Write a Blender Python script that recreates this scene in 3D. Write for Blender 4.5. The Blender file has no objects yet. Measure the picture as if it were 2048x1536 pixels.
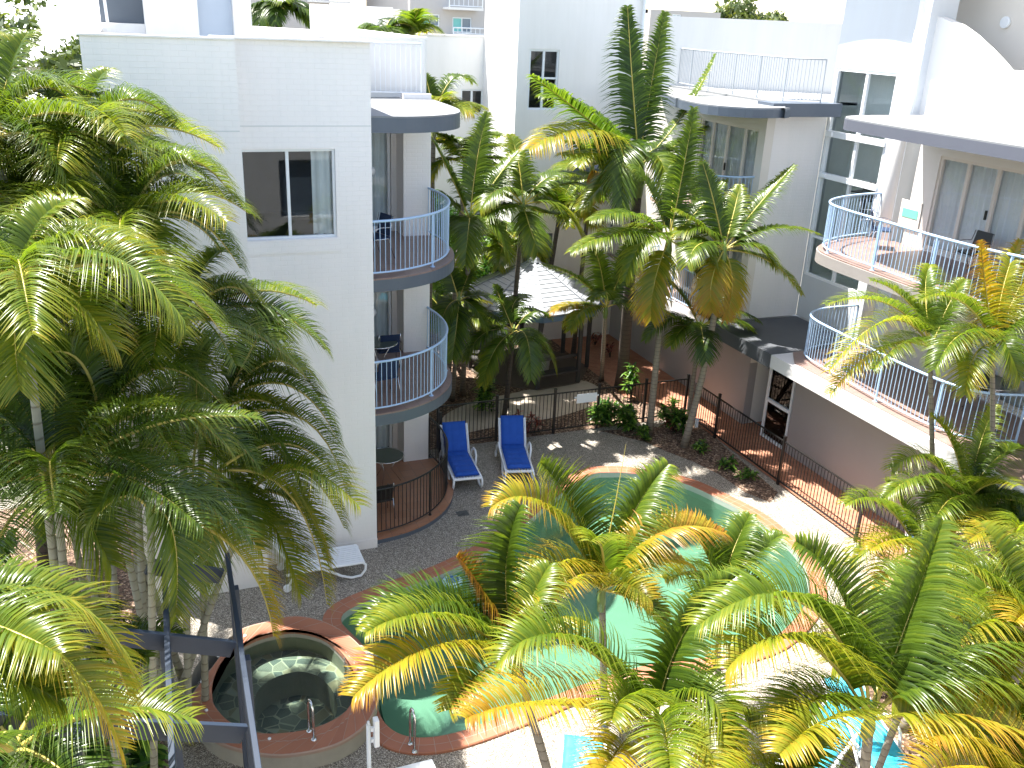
import bpy, math, random
import numpy as np
from mathutils import Vector, Matrix
from mathutils.geometry import tessellate_polygon
R = math.radians
random.seed(7)
S = bpy.context.scene
C = S.collection
# ---------------------------------------------------------------- camera
CAMH = 10.4
FPX = 1863.0                                   # focal length in pixels of a 2048 px wide picture
M3 = np.array([[0.92917039, -0.09933676, 0.35605421],
               [-0.36738583, -0.35465262, 0.85979601],
               [0.04086621, -0.92970626, -0.36602763]])   # columns: camera right, down, forward in world axes
cam = bpy.data.cameras.new('camera'); camo = bpy.data.objects.new('camera', cam); C.objects.link(camo)
cam.sensor_width = 36.0; cam.lens = 36.0 * FPX / 2048; cam.clip_start = 0.05; cam.clip_end = 2000
mw = Matrix.Identity(4)
for i in range(3):
    mw[i][0] = M3[i][0]; mw[i][1] = -M3[i][1]; mw[i][2] = -M3[i][2]
mw[2][3] = CAMH
camo.matrix_world = mw
S.camera = camo
# ---------------------------------------------------------------- world, sun, exposure
SUN_EL = math.atan(1 / 0.40)
SH = (0.30, -0.26)                             # shadow offset per metre of height
sunaz = math.atan2(-SH[0], -SH[1])             # compass style angle of the sun from +Y towards +X
w = bpy.data.worlds.new('World'); S.world = w; w.use_nodes = True
nt = w.node_tree; nt.nodes.clear()
sky = nt.nodes.new('ShaderNodeTexSky'); sky.sky_type = 'NISHITA'; sky.sun_disc = False
sky.sun_elevation = SUN_EL; sky.sun_rotation = sunaz
sky.air_density = 0.8; sky.dust_density = 0.8; sky.ozone_density = 0.5
bg = nt.nodes.new('ShaderNodeBackground'); bg.inputs[1].default_value = 0.15
wo = nt.nodes.new('ShaderNodeOutputWorld')
wb = nt.nodes.new('ShaderNodeMix'); wb.data_type = 'RGBA'; wb.blend_type = 'MULTIPLY'; wb.inputs[0].default_value = 1.0   # camera white balance
wb.inputs[7].default_value = (1.14, 1.0, 0.84, 1); nt.links.new(sky.outputs[0], wb.inputs[6]); nt.links.new(wb.outputs[2], bg.inputs[0]); nt.links.new(bg.outputs[0], wo.inputs[0])
sl = bpy.data.lights.new('sun', 'SUN'); sl.energy = 5.0; sl.angle = R(0.53); sl.color = (1.0, 0.965, 0.90)
so = bpy.data.objects.new('sun', sl); C.objects.link(so); so.location = (0, 30, 60)
so.rotation_euler = Vector((SH[0], SH[1], -1)).to_track_quat('-Z', 'Y').to_euler()
S.view_settings.view_transform = 'Standard'; S.view_settings.look = 'None'
S.view_settings.gamma = 1; S.view_settings.exposure = 1.95
S.render.engine = 'CYCLES'
try:
    S.cycles.max_bounces = 8; S.cycles.transparent_max_bounces = 16; S.cycles.sample_clamp_indirect = 8
except Exception: pass

# ---------------------------------------------------------------- helpers
def P(px, py, z=None, x=None, y=None):
    """world point seen at a pixel of the 2048x1536 photograph, on a given plane"""
    d = M3 @ np.array([(px - 1024) / FPX, (py - 768) / FPX, 1.0])
    if z is not None: t = (z - CAMH) / d[2]
    elif x is not None: t = x / d[0]
    else: t = y / d[1]
    return Vector((d[0] * t, d[1] * t, CAMH + d[2] * t))
def XY(px, py, z=0.0):
    p = P(px, py, z=z); return (p.x, p.y)

def tag(o, label=None, cat=None, group=None, kind=None):
    if label: o['label'] = label
    if cat: o['category'] = cat
    if group: o['group'] = group
    if kind: o['kind'] = kind
    return o
def thing(name, label, cat, loc=(0, 0, 0), rz=0, group=None):
    o = bpy.data.objects.new(name, None); C.objects.link(o); o.location = loc; o.rotation_euler = (0, 0, rz)
    o.empty_display_size = .2
    return tag(o, label, cat, group)
def wloc(o):
    v = Vector((0, 0, 0))
    while o is not None: v += Vector(o.location); o = o.parent
    return v
class MB:
    def __init__(s): s.v = []; s.f = []; s.fr = None; s.uv = None; s.flip = False
    def frame(s, o, u, n):
        """local frame: u along, z up, n outward"""
        s.fr = (Vector(o), Vector(u).normalized(), Vector(n).normalized()); s.flip = s.fr[1].cross(s.fr[2]).z < 0; return s
    def T(s, p):
        if s.fr is None: return tuple(p)
        o, u, n = s.fr; q = o + u * p[0] + n * p[1]; q.z = o.z + p[2]; return tuple(q)
    def box(s, a, b):
        x0, y0, z0 = [min(a[i], b[i]) for i in range(3)]; x1, y1, z1 = [max(a[i], b[i]) for i in range(3)]
        k = len(s.v)
        s.v += [s.T(p) for p in ((x0,y0,z0),(x1,y0,z0),(x1,y1,z0),(x0,y1,z0),(x0,y0,z1),(x1,y0,z1),(x1,y1,z1),(x0,y1,z1))]
        fs = [(k,k+3,k+2,k+1),(k+4,k+5,k+6,k+7),(k,k+1,k+5,k+4),(k+1,k+2,k+6,k+5),(k+2,k+3,k+7,k+6),(k+3,k,k+4,k+7)]
        s.f += [f[::-1] for f in fs] if s.flip else fs
        return s
    def bar(s, a, b, w, h=None):
        """rectangular bar between two points, width w sideways, h tall"""
        h = h or w; a = Vector(a); b = Vector(b); t = (b - a).normalized()
        sd = t.cross(Vector((0, 0, 1)))
        if sd.length < 1e-3: sd = Vector((1, 0, 0))
        sd.normalize(); up = sd.cross(t)
        k = len(s.v)
        for p in (a, b):
            for i, j in ((-1,-1),(1,-1),(1,1),(-1,1)): s.v.append(tuple(p + sd * i * w / 2 + up * j * h / 2))
        s.f += [(k,k+1,k+2,k+3),(k+7,k+6,k+5,k+4),(k,k+4,k+5,k+1),(k+1,k+5,k+6,k+2),(k+2,k+6,k+7,k+3),(k+3,k+7,k+4,k)]
        return s
    def tube(s, pts, r, n=8, caps=True, closed=False):
        pts = [Vector(p) for p in pts]; N = len(pts); rs = r if isinstance(r, (list, tuple)) else [r] * N
        k = len(s.v); prev = None
        for i, p in enumerate(pts):
            if closed: t = pts[(i + 1) % N] - pts[i - 1]
            else: t = pts[min(i + 1, N - 1)] - pts[max(i - 1, 0)]
            if t.length < 1e-9: t = Vector((0, 0, 1))
            t.normalize()
            if prev is None:
                a = t.cross(Vector((0, 0, 1)));
                if a.length < .05: a = Vector((1, 0, 0))
            else: a = prev - t * prev.dot(t)
            a.normalize(); prev = a; b = t.cross(a)
            for j in range(n):
                g = 2 * math.pi * j / n; s.v.append(tuple(p + (a * math.cos(g) + b * math.sin(g)) * rs[i]))
        for i in range(N if closed else N - 1):
            for j in range(n):
                q = (i + 1) % N
                s.f.append((k + i*n + j, k + i*n + (j+1) % n, k + q*n + (j+1) % n, k + q*n + j))
        if caps and not closed:
            s.f.append(tuple(k + j for j in range(n))[::-1]); s.f.append(tuple(k + (N-1)*n + j for j in range(n)))
        return s
    def prism(s, poly, z0, z1, holes=()):
        loops = [list(poly)] + [list(h) for h in holes]
        k = len(s.v); flat = [q for l in loops for q in l]; n = len(flat)
        for z in (z0, z1): s.v += [s.T((q[0], q[1], z)) for q in flat]
        tris = tessellate_polygon([[Vector((q[0], q[1], 0)) for q in l] for l in loops])
        for t in tris:
            a, b, c_ = [Vector((*flat[i][:2], 0)) for i in t]
            if (b - a).cross(c_ - a).z < 0: t = (t[0], t[2], t[1])
            s.f.append(tuple(k + n + i for i in t)); s.f.append(tuple(k + i for i in reversed(t)))
        o = 0
        for l in loops:
            m = len(l)
            for i in range(m):
                j = (i + 1) % m; s.f.append((k+o+i, k+o+j, k+n+o+j, k+n+o+i))
            o += m
        return s
    def sheet(s, poly, z, holes=()):
        loops = [list(poly)] + [list(h) for h in holes]
        k = len(s.v); flat = [q for l in loops for q in l]
        s.v += [(q[0], q[1], z) for q in flat]
        for t in tessellate_polygon([[Vector((q[0], q[1], 0)) for q in l] for l in loops]):
            a, b, c_ = [Vector((*flat[i][:2], 0)) for i in t]
            if (b - a).cross(c_ - a).z < 0: t = (t[0], t[2], t[1])
            s.f.append(tuple(k + i for i in t))
        return s
    def lathe(s, c, prof, n=24):
        k = len(s.v)
        for (r, z) in prof:
            for j in range(n):
                g = 2*math.pi*j/n; s.v.append((c[0]+r*math.cos(g), c[1]+r*math.sin(g), c[2]+z))
        for i in range(len(prof)-1):
            for j in range(n): s.f.append((k+i*n+j, k+i*n+(j+1)%n, k+(i+1)*n+(j+1)%n, k+(i+1)*n+j))
        return s
    def quad(s, *p):
        k = len(s.v); s.v += [tuple(q) for q in p]; s.f.append(tuple(range(k, k + len(p)))); return s
    def build(s, name, mat, parent=None, smooth=False, bevel=0, label=None):
        me = bpy.data.meshes.new(name); off = wloc(parent) if parent is not None else Vector((0, 0, 0))
        vs = [(x - off.x, y - off.y, z - off.z) for x, y, z in s.v]
        me.from_pydata(vs, [], s.f); me.materials.append(mat)
        if s.uv: 
            ul = me.uv_layers.new(name='UVMap'); i = 0
            for f in me.polygons:
                for li in f.loop_indices: ul.data[li].uv = s.uv[me.loops[li].vertex_index]
        if smooth: me.shade_smooth()
        me.update()
        o = bpy.data.objects.new(name, me); C.objects.link(o)
        if parent is not None: o.parent = parent
        if bevel:
            b = o.modifiers.new('bevel', 'BEVEL'); b.width = bevel; b.segments = 2; b.limit_method = 'ANGLE'; b.angle_limit = R(50)
        if label: o['label'] = label
        return o
def copy_tree(o, parent=None):
    c = o.copy(); C.objects.link(c); c.parent = parent
    for ch in list(o.children): copy_tree(ch, c)
    return c
def spline(pts, n=6, closed=False):
    pts = [Vector((*p, 0)) if len(p) == 2 else Vector(p) for p in pts]; N = len(pts); out = []
    for i in range(N if closed else N - 1):
        g = (lambda k: pts[k % N]) if closed else (lambda k: pts[max(0, min(N - 1, k))])
        p0, p1, p2, p3 = g(i-1), g(i), g(i+1), g(i+2)
        for j in range(n):
            t = j / n
            out.append(.5*((2*p1)+(p2-p0)*t+(2*p0-5*p1+4*p2-p3)*t*t+(3*p1-p0-3*p2+p3)*t**3))
    if not closed: out.append(pts[-1])
    return out
def xy(l): return [(p.x, p.y) for p in l]
def offset(poly, d):
    """offset a closed ccw polygon outward by d"""
    n = len(poly); out = []
    for i in range(n):
        a = Vector((*poly[i-1][:2],)); b = Vector((*poly[(i+1) % n][:2],)); t = (b - a).normalized()
        out.append((poly[i][0] + t.y * d, poly[i][1] - t.x * d))
    return out
def ccw(poly):
    a = sum(poly[i-1][0]*poly[i][1]-poly[i][0]*poly[i-1][1] for i in range(len(poly)))
    return list(poly) if a > 0 else list(poly)[::-1]

# ---------------------------------------------------------------- materials
class NT:
    def __init__(s, name):
        s.m = bpy.data.materials.new(name); s.m.use_nodes = True; s.t = s.m.node_tree; s.t.nodes.clear()
        s.out = s.n('OutputMaterial'); 
    def n(s, typ, **k):
        nd = s.t.nodes.new('ShaderNode' + typ)
        for a, b in k.items():
            if hasattr(nd, a): setattr(nd, a, b)
        return nd
    def l(s, a, b): s.t.links.new(a, b)
    def set(s, nd, **k):
        for a, b in k.items():
            a = a.replace('_', ' ')
            if isinstance(b, bpy.types.NodeSocket): s.l(b, nd.inputs[a])
            else: nd.inputs[a].default_value = b
        return nd
def rgb(c): return (*c, 1) if len(c) == 3 else c
def noise(t, scale, detail=4, rough=.6, vec=None, dist=0):
    nd = t.n('TexNoise'); nd.inputs['Scale'].default_value = scale; nd.inputs['Detail'].default_value = detail
    nd.inputs['Roughness'].default_value = rough; nd.inputs['Distortion'].default_value = dist
    if vec: t.l(vec, nd.inputs['Vector'])
    return nd.outputs['Fac']
def ramp(t, fac, stops, interp='LINEAR'):
    nd = t.n('ValToRGB'); nd.color_ramp.interpolation = interp; e = nd.color_ramp.elements
    e[0].position, e[0].color = stops[0][0], rgb(stops[0][1]); e[1].position, e[1].color = stops[-1][0], rgb(stops[-1][1])
    for p, c in stops[1:-1]: k = e.new(p); k.color = rgb(c)
    t.l(fac, nd.inputs[0]); return nd.outputs[0]
def mixc(t, f, a, b, mode='MIX'):
    nd = t.n('Mix', data_type='RGBA', blend_type=mode); 
    for s_, v in ((nd.inputs[0], f), (nd.inputs[6], a), (nd.inputs[7], b)):
        if isinstance(v, bpy.types.NodeSocket): t.l(v, s_)
        else: s_.default_value = v if s_ == nd.inputs[0] else rgb(v)
    return nd.outputs[2]
def math_(t, op, a, b=0, c=0):
    nd = t.n('Math', operation=op)
    for i, v in enumerate((a, b, c)):
        if isinstance(v, bpy.types.NodeSocket): t.l(v, nd.inputs[i])
        else: nd.inputs[i].default_value = v
    return nd.outputs[0]
def bump(t, h, strength=.3, dist=.01):
    nd = t.n('Bump'); nd.inputs['Strength'].default_value = strength; nd.inputs['Distance'].default_value = dist
    t.l(h, nd.inputs['Height']); return nd.outputs[0]
def pos(t): return t.n('NewGeometry').outputs['Position']
def simple(name, col, rough=.5, metal=0, var=.06, nscale=3.0, bumps=0, spec=.5):
    t = NT(name); p = t.n('BsdfPrincipled'); v = pos(t)
    c = mixc(t, noise(t, nscale, 5, .65, v), tuple(x*(1-var) for x in col), tuple(min(1, x*(1+var)) for x in col))
    t.set(p, Base_Color=c, Roughness=rough, Metallic=metal); p.inputs['Specular IOR Level'].default_value = spec
    if bumps: t.l(bump(t, noise(t, 60, 4, .6, v), bumps, .004), p.inputs['Normal'])
    t.l(p.outputs[0], t.out.inputs[0]); return t.m
def wallvec(t):
    s = t.n('SeparateXYZ'); t.l(pos(t), s.inputs[0]); c = t.n('CombineXYZ')
    t.l(math_(t, 'ADD', s.outputs[0], s.outputs[1]), c.inputs[0]); t.l(s.outputs[2], c.inputs[1]); return c.outputs[0], s
def brickwall(name, col, soil=(.55, .56, .53)):
    t = NT(name); p = t.n('BsdfPrincipled'); v, s = wallvec(t)
    b = t.n('TexBrick'); t.l(v, b.inputs['Vector']); b.offset = .5
    b.inputs['Scale'].default_value = 1.0; b.inputs['Brick Width'].default_value = .24; b.inputs['Row Height'].default_value = .086
    b.inputs['Mortar Size'].default_value = .007; b.inputs['Mortar Smooth'].default_value = .6
    b.inputs['Color1'].default_value = (1,1,1,1); b.inputs['Color2'].default_value = (.9,.9,.9,1); b.inputs['Mortar'].default_value = (0,0,0,1)
    h = mixc(t, .25, b.outputs['Color'], noise(t, 40, 3, .6, pos(t)))
    st = t.n('Mapping'); t.l(pos(t), st.inputs['Vector']); st.inputs['Scale'].default_value = (2.2, 2.2, .25)
    streak = ramp(t, noise(t, 1.0, 5, .7, st.outputs[0]), [(.45, (0,0,0)), (.8, (1,1,1))])
    base = mixc(t, noise(t, 1.3, 5, .6, pos(t)), tuple(x*.95 for x in col), col)
    base = mixc(t, math_(t, 'MULTIPLY', streak, .3), base, soil)
    base = mixc(t, math_(t, 'MULTIPLY', b.outputs['Fac'], .13), base, tuple(x*.8 for x in col))
    t.set(p, Base_Color=base, Roughness=.62); t.l(bump(t, h, .55, .006), p.inputs['Normal'])
    t.l(p.outputs[0], t.out.inputs[0]); return t.m
def aggregate(name):
    t = NT(name); p = t.n('BsdfPrincipled'); v = pos(t)
    vo = t.n('TexVoronoi'); vo.inputs['Scale'].default_value = 85; t.l(v, vo.inputs['Vector'])
    sp = t.n('SeparateXYZ'); t.l(vo.outputs['Color'], sp.inputs[0])
    c = ramp(t, sp.outputs[0], [(0, (.045,.038,.032)), (.3, (.14,.115,.09)), (.6, (.27,.235,.19)), (.85, (.42,.38,.32)), (1, (.70,.65,.57))])
    c = mixc(t, math_(t, 'MULTIPLY', ramp(t, noise(t, 1.1, 5, .7, v), [(.4,(0,0,0)),(.75,(1,1,1))]), .2), c, (.12,.105,.09))
    t.set(p, Base_Color=c, Roughness=.6); t.l(bump(t, vo.outputs['Distance'], .5, .006), p.inputs['Normal'])
    t.l(p.outputs[0], t.out.inputs[0]); return t.m
def tiles(name, c1, c2, grout, wd, hg, mort=.006, rough=.45, uv=False, off=.0, rot=0):
    t = NT(name); p = t.n('BsdfPrincipled'); mp = t.n('Mapping')
    if uv: t.l(t.n('TexCoord').outputs['UV'], mp.inputs[0])
    else: t.l(pos(t), mp.inputs[0])
    mp.inputs['Rotation'].default_value = (0, 0, rot)
    b = t.n('TexBrick'); b.offset = off; t.l(mp.outputs[0], b.inputs['Vector'])
    for k, v in (('Scale',1.0),('Brick Width',wd),('Row Height',hg),('Mortar Size',mort),('Mortar Smooth',.2),('Bias',0.0)): b.inputs[k].default_value = v
    b.inputs['Color1'].default_value = rgb(c1); b.inputs['Color2'].default_value = rgb(c2); b.inputs['Mortar'].default_value = rgb(grout)
    n = noise(t, 2.5, 5, .7, pos(t))
    c = mixc(t, math_(t, 'MULTIPLY', n, .45), b.outputs['Color'], tuple(x*.55 for x in c1))
    t.set(p, Base_Color=c, Roughness=rough)
    t.l(bump(t, math_(t, 'SUBTRACT', 1, b.outputs['Fac']), .5, .004), p.inputs['Normal'])
    t.l(p.outputs[0], t.out.inputs[0]); return t.m
def mulch(name):
    t = NT(name); p = t.n('BsdfPrincipled'); v = pos(t)
    vo = t.n('TexVoronoi'); vo.inputs['Scale'].default_value = 26; t.l(v, vo.inputs['Vector'])
    sp = t.n('SeparateXYZ'); t.l(vo.outputs['Color'], sp.inputs[0])
    c = ramp(t, sp.outputs[0], [(0, (.035,.02,.014)), (.5, (.12,.07,.045)), (.8, (.24,.15,.10)), (1, (.42,.31,.22))])
    t.set(p, Base_Color=c, Roughness=.9); t.l(bump(t, vo.outputs['Distance'], 1, .03), p.inputs['Normal'])
    t.l(p.outputs[0], t.out.inputs[0]); return t.m
def leafmat(name, stops, gloss=.30, trans=.5, tcol=(.55,.62,.10)):
    t = NT(name); p = t.n('BsdfPrincipled'); a = t.n('Attribute'); a.attribute_name = 'tone'
    s = t.n('SeparateXYZ'); t.l(a.outputs['Color'], s.inputs[0])
    f = math_(t, 'ADD', s.outputs[0], math_(t, 'MULTIPLY', math_(t, 'POWER', s.outputs[1], 3), math_(t, 'MULTIPLY', s.outputs[0], .28)))
    f = math_(t, 'ADD', f, math_(t, 'MULTIPLY', math_(t, 'SUBTRACT', s.outputs[2], .5), .16))
    f = math_(t, 'ADD', f, math_(t, 'MULTIPLY', math_(t, 'SUBTRACT', noise(t, 1.7, 3, .6, pos(t)), .5), .22))
    c = ramp(t, f, stops)
    t.set(p, Base_Color=c, Roughness=gloss); p.inputs['Specular IOR Level'].default_value = .42
    tr = t.n('BsdfTranslucent'); t.l(mixc(t, 1.0, c, (2.1, 2.0, 1.0), 'MULTIPLY'), tr.inputs[0])
    mx = t.n('MixShader'); mx.inputs[0].default_value = trans; t.l(p.outputs[0], mx.inputs[1]); t.l(tr.outputs[0], mx.inputs[2])
    t.l(mx.outputs[0], t.out.inputs[0]); return t.m
def glassmat(name, tint=(.75,.82,.80), mixf=.5, dark=(.02,.03,.03)):
    t = NT(name); tr = t.n('BsdfTransparent'); tr.inputs[0].default_value = rgb(tint); g = t.n('BsdfGlossy'); g.inputs['Roughness'].default_value = .02
    g.inputs[0].default_value = (.9,.95,1,1)
    fr = t.n('Fresnel'); fr.inputs[0].default_value = 1.55
    m = t.n('MixShader'); t.l(fr.outputs[0], m.inputs[0]); t.l(tr.outputs[0], m.inputs[1]); t.l(g.outputs[0], m.inputs[2])
    t.l(m.outputs[0], t.out.inputs[0]); return t.m
def watermat(name, tint, bs=.12, sc=3.0):
    t = NT(name); tr = t.n('BsdfTransparent'); tr.inputs[0].default_value = rgb(tint); g = t.n('BsdfGlossy'); g.inputs['Roughness'].default_value = .03
    b = bump(t, noise(t, sc, 3, .55, pos(t), 1.2), bs, .05)
    fr = t.n('Fresnel'); fr.inputs[0].default_value = 1.33; t.l(b, fr.inputs['Normal']); t.l(b, g.inputs['Normal'])
    m = t.n('MixShader'); t.l(fr.outputs[0], m.inputs[0]); t.l(tr.outputs[0], m.inputs[1]); t.l(g.outputs[0], m.inputs[2])
    t.l(m.outputs[0], t.out.inputs[0]); return t.m
def barkmat(name, c1, c2, ring=9.0):
    t = NT(name); p = t.n('BsdfPrincipled'); s = t.n('SeparateXYZ'); t.l(pos(t), s.inputs[0])
    z = math_(t, 'ADD', math_(t, 'MULTIPLY', s.outputs[2], ring), math_(t, 'MULTIPLY', noise(t, 3, 3, .6, pos(t)), .8))
    fr = math_(t, 'FRACT', z); k = ramp(t, fr, [(0, (0,0,0)), (.12, (1,1,1)), (.9, (.8,.8,.8)), (1, (0,0,0))])
    c = mixc(t, k, c2, mixc(t, noise(t, 7, 5, .7, pos(t)), c1, tuple(x*.6 for x in c1)))
    t.set(p, Base_Color=c, Roughness=.85); t.l(bump(t, k, .4, .01), p.inputs['Normal'])
    t.l(p.outputs[0], t.out.inputs[0]); return t.m
def crazy(name):
    t = NT(name); p = t.n('BsdfPrincipled'); v = pos(t)
    vo = t.n('TexVoronoi'); vo.inputs['Scale'].default_value = 4.2; t.l(v, vo.inputs['Vector'])
    ve = t.n('TexVoronoi'); ve.feature = 'DISTANCE_TO_EDGE'; ve.inputs['Scale'].default_value = 4.2; t.l(v, ve.inputs['Vector'])
    sp = t.n('SeparateXYZ'); t.l(vo.outputs['Color'], sp.inputs[0])
    c = ramp(t, sp.outputs[0], [(0, (.07,.08,.075)), (.35, (.16,.15,.12)), (.65, (.26,.19,.11)), (1, (.30,.30,.26))])
    c = mixc(t, math_(t, 'LESS_THAN', ve.outputs['Distance'], .035), c, (.30,.27,.21))
    t.set(p, Base_Color=c, Roughness=.6); t.l(p.outputs[0], t.out.inputs[0]); return t.m
def curtainmat(name, col):
    t = NT(name); p = t.n('BsdfPrincipled'); s = t.n('SeparateXYZ'); t.l(pos(t), s.inputs[0])
    t.set(p, Base_Color=mixc(t, noise(t, 5, 3, .5, pos(t)), tuple(x*.85 for x in col), col), Roughness=.9)
    t.l(p.outputs[0], t.out.inputs[0]); return t.m

WHITE = brickwall('white_painted_brick', (.83,.80,.785), (.62,.64,.62))
ROOFW = simple('pale_roof_membrane', (.20,.205,.21), .7, var=.1)
def rendered(name, col, soil):
    t = NT(name); p = t.n('BsdfPrincipled'); st = t.n('Mapping'); t.l(pos(t), st.inputs['Vector']); st.inputs['Scale'].default_value = (1.8, 1.8, .16)
    streak = ramp(t, noise(t, 1.0, 6, .7, st.outputs[0]), [(.42, (0,0,0)), (.8, (1,1,1))])
    patch = ramp(t, noise(t, .6, 5, .65, pos(t)), [(.35, (0,0,0)), (.7, (1,1,1))])
    c = mixc(t, math_(t, 'MULTIPLY', patch, .1), col, soil); c = mixc(t, math_(t, 'MULTIPLY', streak, .28), c, soil)
    t.set(p, Base_Color=c, Roughness=.65); t.l(bump(t, noise(t, 45, 5, .65, pos(t)), .25, .004), p.inputs['Normal'])
    t.l(p.outputs[0], t.out.inputs[0]); return t.m
RENDER = rendered('white_render', (.80,.78,.76), (.55,.54,.50))
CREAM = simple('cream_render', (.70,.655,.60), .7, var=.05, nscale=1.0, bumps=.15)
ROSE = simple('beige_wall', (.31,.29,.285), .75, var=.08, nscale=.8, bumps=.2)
FASCIA = simple('slate_blue_fascia', (.085,.105,.135), .45, var=.1)
FASCIAL = simple('grey_fascia', (.10,.105,.13), .5, var=.08)
ROOFGREY = simple('grey_membrane', (.075,.08,.09), .7, var=.25, nscale=1.5)
RAILBLUE = simple('pale_blue_metal', (.40,.55,.74), .3, var=.03)
RAILGREY = simple('grey_white_metal', (.36,.39,.42), .4)
RAILWHITE = simple('white_metal', (.8,.82,.84), .35, var=.02)
BLACK = simple('black_metal', (.012,.011,.011), .38, var=.1)
ALU = simple('white_aluminium', (.72,.75,.78), .3, var=.02)
CREAMALU = simple('cream_aluminium', (.66,.60,.54), .35, var=.02)
CHROME = simple('chrome', (.75,.76,.78), .16, 1.0, var=.02)
NAVY = simple('navy_fabric', (.01,.025,.07), .8, var=.15)
BALTILE = tiles('balcony_tile', (.25,.165,.14), (.30,.20,.17), (.17,.12,.10), .31, .31, .006, .35)
GTILE = tiles('ground_patio_tile', (.38,.17,.09), (.44,.21,.12), (.22,.13,.10), .31, .31, .006, .35)
COPING = tiles('terracotta_coping', (.33,.12,.065), (.40,.155,.085), (.34,.25,.20), .24, .18, .0055, .5, uv=True)
PAVER = tiles('terracotta_paving', (.36,.15,.085), (.46,.22,.13), (.22,.13,.10), .23, .115, .006, .7, off=.5, rot=R(45))
AGG = aggregate('pebble_aggregate'); MULCH = mulch('mulch')
SANDP = simple('sand_paving', (.42,.36,.29), .8, var=.18, nscale=5, bumps=.4)
POOLP = simple('pool_plaster', (.32,.36,.31), .7, var=.12, nscale=2)
WATER = watermat('pool_water', (.46,.67,.58), .04, 2.2); SPAW = watermat('spa_water', (.72,.86,.80), .18, 4)
CRAZY = crazy('crazy_paving')
STONE = simple('spa_wall_render', (.30,.28,.23), .8, var=.2, bumps=.5)
PLASTIC = simple('white_plastic', (.80,.82,.85), .35, var=.02)
BLUE = simple('royal_blue_canvas', (.006,.075,.40), .75, var=.12, nscale=9, bumps=.3)
AQUA = simple('aqua_canvas', (.03,.42,.62), .7, var=.12, nscale=7, bumps=.3)
GLASS = glassmat('window_glass', (.93,.96,.95))
STAIRIN = simple('stair_interior', (.85,.87,.85), .9, var=.1)
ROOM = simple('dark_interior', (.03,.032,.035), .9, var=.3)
CURTAIN = curtainmat('white_curtain', (.70,.74,.76)); CURTAINW = curtainmat('warm_curtain', (.86,.84,.86))
TIMBER = simple('dark_blue_timber', (.016,.026,.045), .5, var=.2, nscale=6)
POSTM = simple('weathered_post', (.045,.042,.042), .7, var=.2)
GAZROOF = simple('grey_weatherboard', (.25,.265,.29), .6, var=.08, nscale=2)
GAZGAP = simple('board_shadow_gap', (.045,.05,.06), .7)
GREENSM = simple('mint_paint', (.16,.52,.38), .6, var=.1)
SIGNW = simple('white_sign_board', (.8,.82,.84), .4, var=.03)
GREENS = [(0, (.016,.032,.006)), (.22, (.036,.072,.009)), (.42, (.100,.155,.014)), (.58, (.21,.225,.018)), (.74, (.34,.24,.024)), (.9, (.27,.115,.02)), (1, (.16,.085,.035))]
LEAF = leafmat('palm_leaf', GREENS)
LEAFD = leafmat('dark_palm_leaf', [(a, tuple(x*.9 for x in c)) for a, c in GREENS], .27, .42)
STEM = simple('palm_petiole', (.42,.34,.07), .5, var=.25, nscale=4)
STEMG = simple('palm_crownshaft', (.14,.20,.05), .45, var=.25, nscale=4)
BARK = barkmat('pale_ringed_bark', (.30,.26,.21), (.11,.09,.07)); BARKD = barkmat('dark_ringed_bark', (.10,.08,.065), (.04,.032,.028), 7)
BARKP = barkmat('cane_bark', (.36,.35,.27), (.14,.12,.08), 6)
BUSH = leafmat('shrub_leaf', [(0,(.012,.045,.008)),(.5,(.045,.13,.018)),(1,(.16,.27,.04))], .35, .35)
RED = leafmat('red_leaf', [(0,(.05,.012,.012)),(.5,(.16,.03,.03)),(1,(.35,.10,.08))], .35, .3)
TREE = leafmat('tree_leaf', [(0,(.02,.035,.01)),(.5,(.06,.09,.02)),(1,(.16,.18,.05))], .5, .3)

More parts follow.
